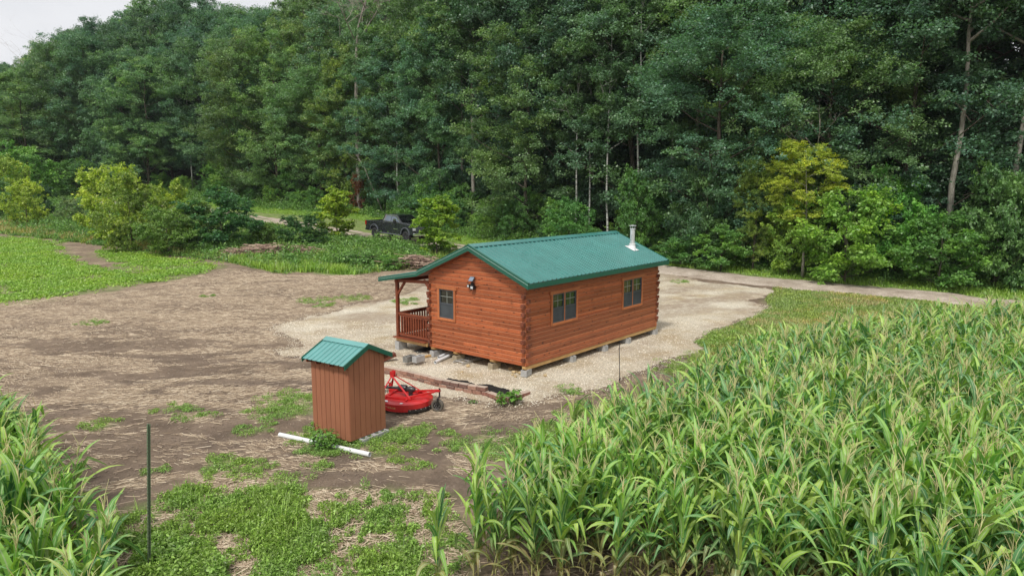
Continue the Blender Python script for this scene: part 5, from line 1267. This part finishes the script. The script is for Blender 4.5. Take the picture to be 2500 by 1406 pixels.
spot(545, 610, 472, 200, 'shrub', 2, (.07, .19, .08), 'dark green spreading shrub standing between field and road')
spot(478, 612, 500, 110, 'shrub', 1, (.17, .28, .11), 'grey-green bush between the yellow-green shrubs and the dark one')
spot(68, 556, 450, 105, 'shrub', 3, YG, 'small yellow-green shrub near the left edge of the photo')
spot(112, 535, 455, 60, 'shrub', 0, (.05, .12, .06), 'dark blue-green shrub beside the small yellow-green one at the left')
spot(182, 550, 488, 70, 'shrub', 1, (.20, .29, .16), 'grey-green willow-like bush left of the large yellow-green shrub')
spot(15, 520, 385, 120, 'shrub', 2, (.30, .42, .09), 'yellowish tall shrub cut by the left edge of the photo')
spot(-30, 540, 440, 140, 'shrub', 0, (.13, .26, .10), 'green shrub at the left edge in front of the yellowish one')
spot(80, 498, 365, 150, 'shrub', 1, (.15, .32, .09), 'bright green tall shrub on the far side of the track at the left', extra=2)
spot(190, 486, 395, 130, 'shrub', 3, (.12, .25, .09), 'mid-green shrub beyond the road left of the yellow-green shrubs', extra=3)
spot(820, 588, 466, 92, 'sapling', 0, (.30, .42, .06), 'lime-green sapling standing left of the black pickup truck', 'sapling')
spot(1066, 624, 484, 104, 'sapling', 1, (.22, .37, .06), 'lime-green sapling in front of the nose of the black pickup truck', 'sapling')
spot(735, 608, 530, 130, 'shrub', 0, (.06, .15, .05), 'low green bush above the left heap of dead brush')
spot(650, 600, 548, 80, 'shrub', 3, (.12, .21, .05), 'low yellow-green bush behind the left heap of dead brush')
spot(880, 650, 622, 120, 'shrub', 2, (.13, .27, .08), 'broad green thicket below the pickup truck, left part')
spot(965, 655, 628, 100, 'shrub', 1, (.14, .30, .08), 'broad green thicket below the pickup truck, right part')
spot(1955, 672, 356, 190, 'tall', 1, (.42, .50, .085), 'small leaning tree with yellow autumn-like leaves at the edge of the woods', 'tree', 'yellow_leaved_tree', extra=-.9)
spot(1835, 668, 400, 120, 'wood', 2, (.22, .33, .08), 'olive-green small tree left of the yellow-leaved tree', 'tree', 'woodland_tree', extra=1)
spot(1925, 672, 505, 150, 'shrub', 3, (.24, .40, .09), 'light green bush in front of the yellow-leaved tree trunk')
spot(2060, 690, 478, 260, 'shrub', 0, (.22, .40, .08), 'broad bright green bush spreading below the yellow-leaved tree')
spot(2185, 684, 442, 200, 'shrub', 1, (.15, .38, .09), 'bright green sumac-like bush left of the tall grey trunk')
spot(2290, 704, 535, 230, 'shrub', 2, (.14, .30, .085), 'green bush at the foot of the tall grey trunk')
spot(2430, 706, 430, 200, 'shrub', 3, (.13, .26, .10), 'tall blue-green shrub near the right edge of the photo')
spot(2500, 710, 430, 190, 'shrub', 0, (.12, .25, .09), 'tall green shrub cut by the right edge of the photo')
spot(1720, 655, 420, 160, 'shrub', 1, (.09, .19, .09), 'tall dark vine-covered shrub right of the stove pipe', extra=1)
spot(1555, 632, 435, 120, 'shrub', 3, (.11, .26, .08), 'green bush with layered leaves behind the stove pipe', extra=1)
spot(1760, 662, 560, 150, 'shrub', 2, (.16, .33, .10), 'light green bush by the road between the stove pipe and the olive tree')
spot(1660, 650, 585, 110, 'shrub', 0, (.12, .28, .09), 'low green bush just beyond the far roof corner of the cabin')
spot(1390, 620, 495, 130, 'shrub', 2, (.11, .28, .09), 'bright-leaved bush beyond the cabin ridge below the white birches')
spot(890, 520, 380, 90, 'shrub', 1, (.13, .22, .05), 'yellow-green understorey bush behind the lime sapling left of the pickup', extra=1)
spot(878, 522, 430, 45, 'shrub', 0, (.20, .08, .04), 'small reddish-brown withered bush behind the pickup truck', extra=.5)
# bare dead trees and dead branches
def bare_tree(seed, H, spread, name, label, x, y, z, n=5, r0=.16, start=.45):
    rg = random.Random(seed); mb = MB()
    def grow(p, d, ln, r, lvl):
        q = p; pts = [p]; dd = d
        for k in range(3): dd = (dd+Vector((rg.gauss(0, .16), rg.gauss(0, .16), rg.gauss(.03, .12)))).normalized(); q = q+dd*ln/3; pts.append(q)
        mb.tube(pts, [r, r*.8, r*.62, r*.42], 6 if lvl < 2 else 4, False)
        if lvl < 4:
            for k in range(n if lvl < 3 else 3):
                b = pts[1].lerp(pts[3], rg.random()); a = rg.random()*2*pi; v = (dd*.55+Vector((cos(a), sin(a), rg.uniform(-.15, .5)))*spread).normalized(); grow(b, v, ln*rg.uniform(.45, .68), r*.42, lvl+1)
    mb.tube([(0, 0, -.3), (.05, 0, H*start)], [r0*1.4, r0], 8, False); grow(Vector((.05, 0, H*start)), Vector((0, 0, 1)), H*.42, r0, 0)
    t = empty(name, (x, y, z), 0, label, 'tree'); mb.build('branches', M_DEAD, t, smooth=True); return t
x, y = edge_pt(880, .2); bare_tree(4, 27, .9, 'dead_tree', 'bare dead tree with pale tangled branches above the lime sapling by the pickup', x, y, float(terrain(x, y)), 6, .2, .5)
x, y = edge_pt(62, 4); bare_tree(8, CAMH+(453-85)/FPX*y-float(terrain(x, y)), .7, 'dead_tree', 'small bare dead tree against the sky at the far left', x, y, float(terrain(x, y)), 3, .05, .55)
x, y = edge_pt(2085, -.5); t = bare_tree(12, 9, .6, 'dead_tree', 'leaning thin trunk with bare twigs right of the yellow-leaved tree', x, y, float(terrain(x, y)), 3, .08, .6); t.rotation_euler = (0, radians(-14), 0)
x, y = edge_pt(940, 1.2); t = bare_tree(13, 8, .5, 'dead_tree', 'fallen leaning bare trunk behind the pickup truck', x, y, float(terrain(x, y)), 3, .06, .6); t.rotation_euler = (0, radians(-22), 0)

# heaps of dead brush at the field edge
def brush(px0, px1, py, H, depth, label, seed, n=900):
    a, b = at(px0, py), at(px1, py); rg = np.random.default_rng(seed); t = rg.random(n); c = a+(b-a)*t[:, None]; c = c+rg.normal(size=(n, 2))*depth
    prof = np.sin(pi*np.clip(t, .02, .98))**.5*(.6+.8*vnoise(t*8, t*0, 1, seed)); z = terrain(c[:, 0], c[:, 1])+rg.random(n)*H*prof
    V, Q = sticks(np.column_stack([c, z]), rg.random(n)*6.3, .3+.7*rg.random(n), .03+.045*rg.random(n), rg)
    o = link('brush_pile', mesh_np('brush_pile', V, Q, mats=[M_BRUSH])); tag(o, label, 'brush pile')
mB = NM('dead_brush', .9, .1); mB.base(mB.ramp(mB.island(), [(0, (.10, .065, .05)), (.5, (.24, .16, .12)), (1, (.42, .32, .24))])); M_BRUSH = mB.m
brush(560, 775, 626, .8, .5, 'long heap of dead brown brush at the back of the bare field', 3, 1500)
brush(965, 1055, 652, .6, .5, 'heap of dead brown brush just left of the cabin roof', 5, 800)
brush(905, 935, 638, .3, .3, 'little heap of dead brush below the pickup truck', 6, 160)

# ---------------------------------------------------------------- corn
mC = NM('corn_leaf', .46, .45); cc = mC.sep(mC.attr()); r = mC.island()
lf = mC.ramp(r, [(0, (.065, .185, .08)), (.35, (.14, .33, .095)), (.7, (.27, .48, .085)), (1, (.44, .60, .12))])
lf = mC.mix(1, lf, mC.ramp(mC.noise(mC.coord('World'), .8, 3), [(.35, .82), (.65, 1.2)]), 'MULTIPLY')
dry = mC.ramp(mC.noise(mC.coord('World'), 6, 3), [(.4, (.20, .22, .06)), (.65, (.42, .32, .16))])
lf = mC.mix(cc[0], lf, dry); lf = mC.mix(mC.ramp(cc[1], [(.08, .85), (.22, 0.0)]), lf, (.42, .52, .28, 1)); mC.base(lf)
tr = mC.n('BsdfTranslucent', Color=mC.mix(1, lf, (1.1, 1.3, .5, 1), 'MULTIPLY')); mx = mC.n('MixShader', Fac=.28)
mC.t.links.new(mC.b.outputs[0], mx.inputs[1]); mC.t.links.new(tr.outputs[0], mx.inputs[2]); mC.t.links.new(mx.outputs[0], mC.out.inputs[0]); M_CORN = mC.m
mK = NM('corn_stalk', .6, .3); mK.base(mK.mix(mK.sep(mK.attr())[0], (.21, .31, .08, 1), (.50, .40, .20, 1))); M_STALK = mK.m
mT = NM('corn_tassel', .8, .2); mT.base(mT.ramp(mT.island(), [(0, (.52, .44, .20)), (.5, (.66, .58, .31)), (1, (.50, .58, .22))])); M_TASS = mT.m
mE = NM('corn_ear', .6, .2); mE.base(mE.ramp(mE.noise(mE.coord('Object', (20, 20, 3)), 2, 4), [(.4, (.22, .34, .09)), (.6, (.36, .44, .15))])); M_EAR = mE.m
def tube_np(P, R, n):
    P = np.array(P, float); k = len(P); d = norm(np.gradient(P, axis=0)); u = norm(np.cross(d, np.array([.31, .9, .27]))); w_ = np.cross(d, u); a = np.arange(n)*2*pi/n
    V = (P[:, None]+(u[:, None]*np.cos(a)[None, :, None]+w_[:, None]*np.sin(a)[None, :, None])*np.array(R)[:, None, None]).reshape(-1, 3)
    i = np.arange(k-1)[:, None]*n; j = np.arange(n)[None]; Q = np.stack([i+j, i+(j+1) % n, i+n+(j+1) % n, i+n+j], -1).reshape(-1, 4); return V, Q
def join(parts):
    V = []; Q = []; C = []; o = 0
    for v, q, c in parts: V.append(v); Q.append(q+o); C.append(c); o += len(v)
    return np.concatenate(V), np.concatenate(Q), np.concatenate(C)
def corn_variant(seed):
    rg = np.random.default_rng(seed); H = 1.68*(.92+.16*rg.random()); nl = 16+rg.integers(0, 3); az0 = rg.random()*6.3
    bend = rg.normal(size=2)*.05
    def st(z): return np.array([bend[0]*(z/H)**2, bend[1]*(z/H)**2, z])
    zz = np.linspace(-.05, H, 7); V, Q = tube_np([st(z) for z in zz], .014*(1-.55*np.linspace(0, 1, 7)), 5); dr = np.clip(.9-zz/H*1.6, 0, 1).repeat(5)
    stalk = (V, Q, np.stack([dr, dr*0, dr*0, dr*0+1], 1)); leaves = []
    for k in range(nl):
        t = (k+.6)/nl; z = H*(.08+.90*t**.92); az = az0+k*pi+rg.normal()*.38; ln = (.56+.32*sin(pi*min(t*.9+.1, 1)))*(.75+.5*rg.random()); wd = .046*(.7+.5*rg.random())*(.75+.5*sin(pi*t))
        el = radians(60+19*t+rg.normal()*9); droop = (2.3-1.2*t)*(.4+1.0*rg.random()); kink = rg.random() < .42; ku = rg.uniform(.35, .8); kd = rg.uniform(1.2, 2.3); n = 9; p = st(z); pts = [p]; dirs = []
        for s in range(n):
            u = (s+.5)/n; e = el-droop*u**1.7*(.5 if kink else 1)-(kd if kink and u > ku else 0); aa = az+.08*rg.normal(); d = np.array([cos(e)*cos(aa), cos(e)*sin(aa), sin(e)]); dirs.append(d); p = p+d*ln/n; pts.append(p)
        pts = np.array(pts); dirs.append(dirs[-1]); dirs = np.array(dirs); tw = rg.normal()*.5; ang = tw*np.linspace(0, 1, n+1)**1.2
        S = np.array([-sin(az), cos(az), 0.]); Nn = norm(np.cross(dirs, S)); Sx = S*np.cos(ang)[:, None]+Nn*np.sin(ang)[:, None]; Nx = norm(np.cross(dirs, Sx)); Nx *= np.sign(Nx[:, 2:3]+1e-6)
        u = np.linspace(0, 1, n+1); W = wd*np.clip(np.minimum(.55+u*2.2, 1)*(1-u**2.4), .02, 1); rip = .012*np.sin(u*22+rg.random()*6)*(1-u)
        Lf = pts-Sx*W[:, None]+Nx*(.30*W+rip)[:, None]; Rt = pts+Sx*W[:, None]+Nx*(.30*W-rip)[:, None]
        V = np.stack([Lf, pts, Rt], 1).reshape(-1, 3); i = np.arange(n)*3; Q = np.concatenate([np.stack([i, i+1, i+4, i+3], 1), np.stack([i+1, i+2, i+5, i+4], 1)])
        dr_ = np.clip((.38-t)*4+rg.normal()*.3, 0, 1) if t < .5 else (0 if rg.random() > .06 else .4)
        drv = np.clip(dr_+(.5*np.clip(u-.85, 0, 1)*6 if rg.random() < .2 else 0*u), 0, 1).repeat(3); rib = np.tile([1, 0, 1], n+1); leaves.append((V, Q, np.stack([drv, rib, drv*0, drv*0+1], 1).astype(float)))
    tas = []; top = st(H); short = rg.random() < .3
    
    for k in range(3 if short else 6):
        az = rg.random()*6.3; e = radians(90 if k == 0 else rg.uniform(58, 84)); ln = .40 if k == 0 else rg.uniform(.16, .28); b = top+np.array([0, 0, .10+.014*k])
        P = [b, b+np.array([cos(e)*cos(az), cos(e)*sin(az), sin(e)])*ln*.55, b+np.array([cos(e*.86)*cos(az), cos(e*.86)*sin(az), sin(e*.86)])*ln]; V, Q = tube_np(P, [.0048, .0046, .003], 3); tas.append((V, Q, np.ones((len(V), 4))))
    ears = []; z = H*rg.uniform(.38, .48); az = az0+rg.normal()*.5; b = st(z); d = np.array([cos(az)*.35, sin(az)*.35, .94]); V, Q = tube_np([b, b+d*.05, b+d*.13, b+d*.2, b+d*.25], [.012, .026, .03, .022, .006], 6); ears.append((V, Q, np.ones((len(V), 4))))
    return {'stalk': stalk, 'leaves': join(leaves), 'tassel': join(tas), 'corn_ear': join(ears)}
NV = 14; CVAR = [corn_variant(300+k) for k in range(NV)]; PART_M = {'stalk': M_STALK, 'leaves': M_CORN, 'tassel': M_TASS, 'corn_ear': M_EAR}
CME = [{p: mesh_np('corn_'+p if p != 'corn_ear' else p, v[0], v[1], smooth=(p != 'tassel'), col=v[2], mats=[PART_M[p]]) for p, v in cv.items()} for cv in CVAR]
rgc2 = np.random.default_rng(23)
def corn_points(poly, ang, thin=None):
    lo, hi = poly.min(0), poly.max(0); c = (lo+hi)/2; Rr = np.hypot(*(hi-lo))/2+1; u = np.arange(-Rr, Rr, .62); v = np.arange(-Rr, Rr, .15); U, Vv = np.meshgrid(u, v); U = U.ravel()+rgc2.normal(size=U.size)*.13; Vv = Vv.ravel()+rgc2.normal(size=Vv.size)*.08
    x = c[0]+cos(ang)*U-sin(ang)*Vv; y = c[1]+sin(ang)*U+cos(ang)*Vv; k = (sdist(poly, x, y)+(vnoise(x, y, .8, 141)-.5)*.35 > 0) & (rgc2.random(len(x)) < .93)
    px, py = topx(x, y, np.full(len(x), .8)); px2, py2 = topx(x, y, np.full(len(x), 1.9)); k &= (px > -260) & (px < 2760) & (py2 < 1620) & (y > 5.2)
    if thin is not None: k &= rgc2.random(len(x)) < thin(x, y)
    return np.stack([x[k], y[k]], 1)
gap = at(2135, 900); gap2 = at(1270, 1150)
def thin_r(x, y):
    g = np.exp(-((x-gap[0]+.12*(y-gap[1]))/.55)**2)*sm(5, 3, np.abs(y-gap[1])); h = np.exp(-((x-gap2[0])**2+(y-gap2[1])**2)/.5)*.5
    return np.clip(1-g*1.1-h*.9, 0, 1)
cR = corn_points(CORN_R, radians(-62), thin_r); cL = corn_points(CORN_L, radians(20))
print('corn', len(cR), len(cL))
allc = [(p[0], p[1], 'R') for p in cR]+[(p[0], p[1], 'L') for p in cL]
def vis_size(p):   # pixels per metre where the plant stands, only if inside the picture
    px, py = topx(p[0], p[1], 1.2); return (1/p[1]) if (20 < px < 2480 and py < 1400) else 0
allc.sort(key=lambda p: -vis_size(p)); near, rest = allc[:300], allc[300:]
def cornplace(x, y, side):
    e = sdist(CORN_R if side == 'R' else CORN_L, np.array([x]), np.array([y]))[0]
    return rgc2.integers(NV), rgc2.random()*6.28, (.80+.14*min(max(e, 0), 1.5)/1.5+.20*rgc2.random())*(1.0 if side == 'R' else 1.06), rgc2.normal()*.09, rgc2.normal()*.09, float(terrain(x, y))
for x, y, side in near:
    v, a, s, tx, ty_, z = cornplace(x, y, side)
    lab = 'green tasselled corn plant in the nearest rows of the right-hand corn field' if side == 'R' else 'green tasselled corn plant in the left-hand corn patch behind the steel post'
    t = empty('corn_plant', (x, y, z), a, lab, 'corn plant', 'corn plants in the near rows, right field' if side == 'R' else 'corn plants in the left patch'); t.rotation_euler = (tx, ty_, a); t.scale = (s, s, s)
    for p in ('stalk', 'leaves', 'tassel', 'corn_ear'): link(p, CME[v][p], t)
for side, lab in (('R', 'dense green corn with tan tassels filling the right of the field'), ('L', 'dense green corn at the left edge of the field')):
    acc = {p: [] for p in PART_M}
    Vs = []; Qs = []; Cs = []; Ms = []; off = 0
    for x, y, sd in rest:
        if sd != side: continue
        v, a, s, tx, ty_, z = cornplace(x, y, side); Mr = np.array((Matrix.Rotation(a, 3, 'Z') @ Matrix.Rotation(tx, 3, 'X') @ Matrix.Rotation(ty_, 3, 'Y')))*s
        for mi_, p in enumerate(PART_M):
            V, Q, C = CVAR[v][p]; Vs.append(V @ Mr.T+np.array([x, y, z])); Qs.append(Q+off); Cs.append(C); Ms.append(np.full(len(Q), mi_)); off += len(V)
    if Vs: tag(link('corn_field', mesh_np('corn_field', np.concatenate(Vs), np.concatenate(Qs), col=np.concatenate(Cs), mats=list(PART_M.values()), mi=np.concatenate(Ms))), lab, 'corn', kind='stuff')
print('objects', len(bpy.data.objects))

# ---------------------------------------------------------------- thin summer haze in the air
hz = MB(); hz.box(-140, 120, -12, 240, -2.5, 75)
mh = bpy.data.materials.new('haze'); mh.use_nodes = True; t_ = mh.node_tree; t_.nodes.clear(); o_ = t_.nodes.new('ShaderNodeOutputMaterial'); pv_ = t_.nodes.new('ShaderNodeVolumePrincipled')
pv_.inputs['Density'].default_value = .00014; pv_.inputs['Color'].default_value = (.86, .93, 1, 1); t_.links.new(pv_.outputs[0], o_.inputs['Volume'])
tag(link('haze', hz.mesh('haze', mh)), kind='stuff')
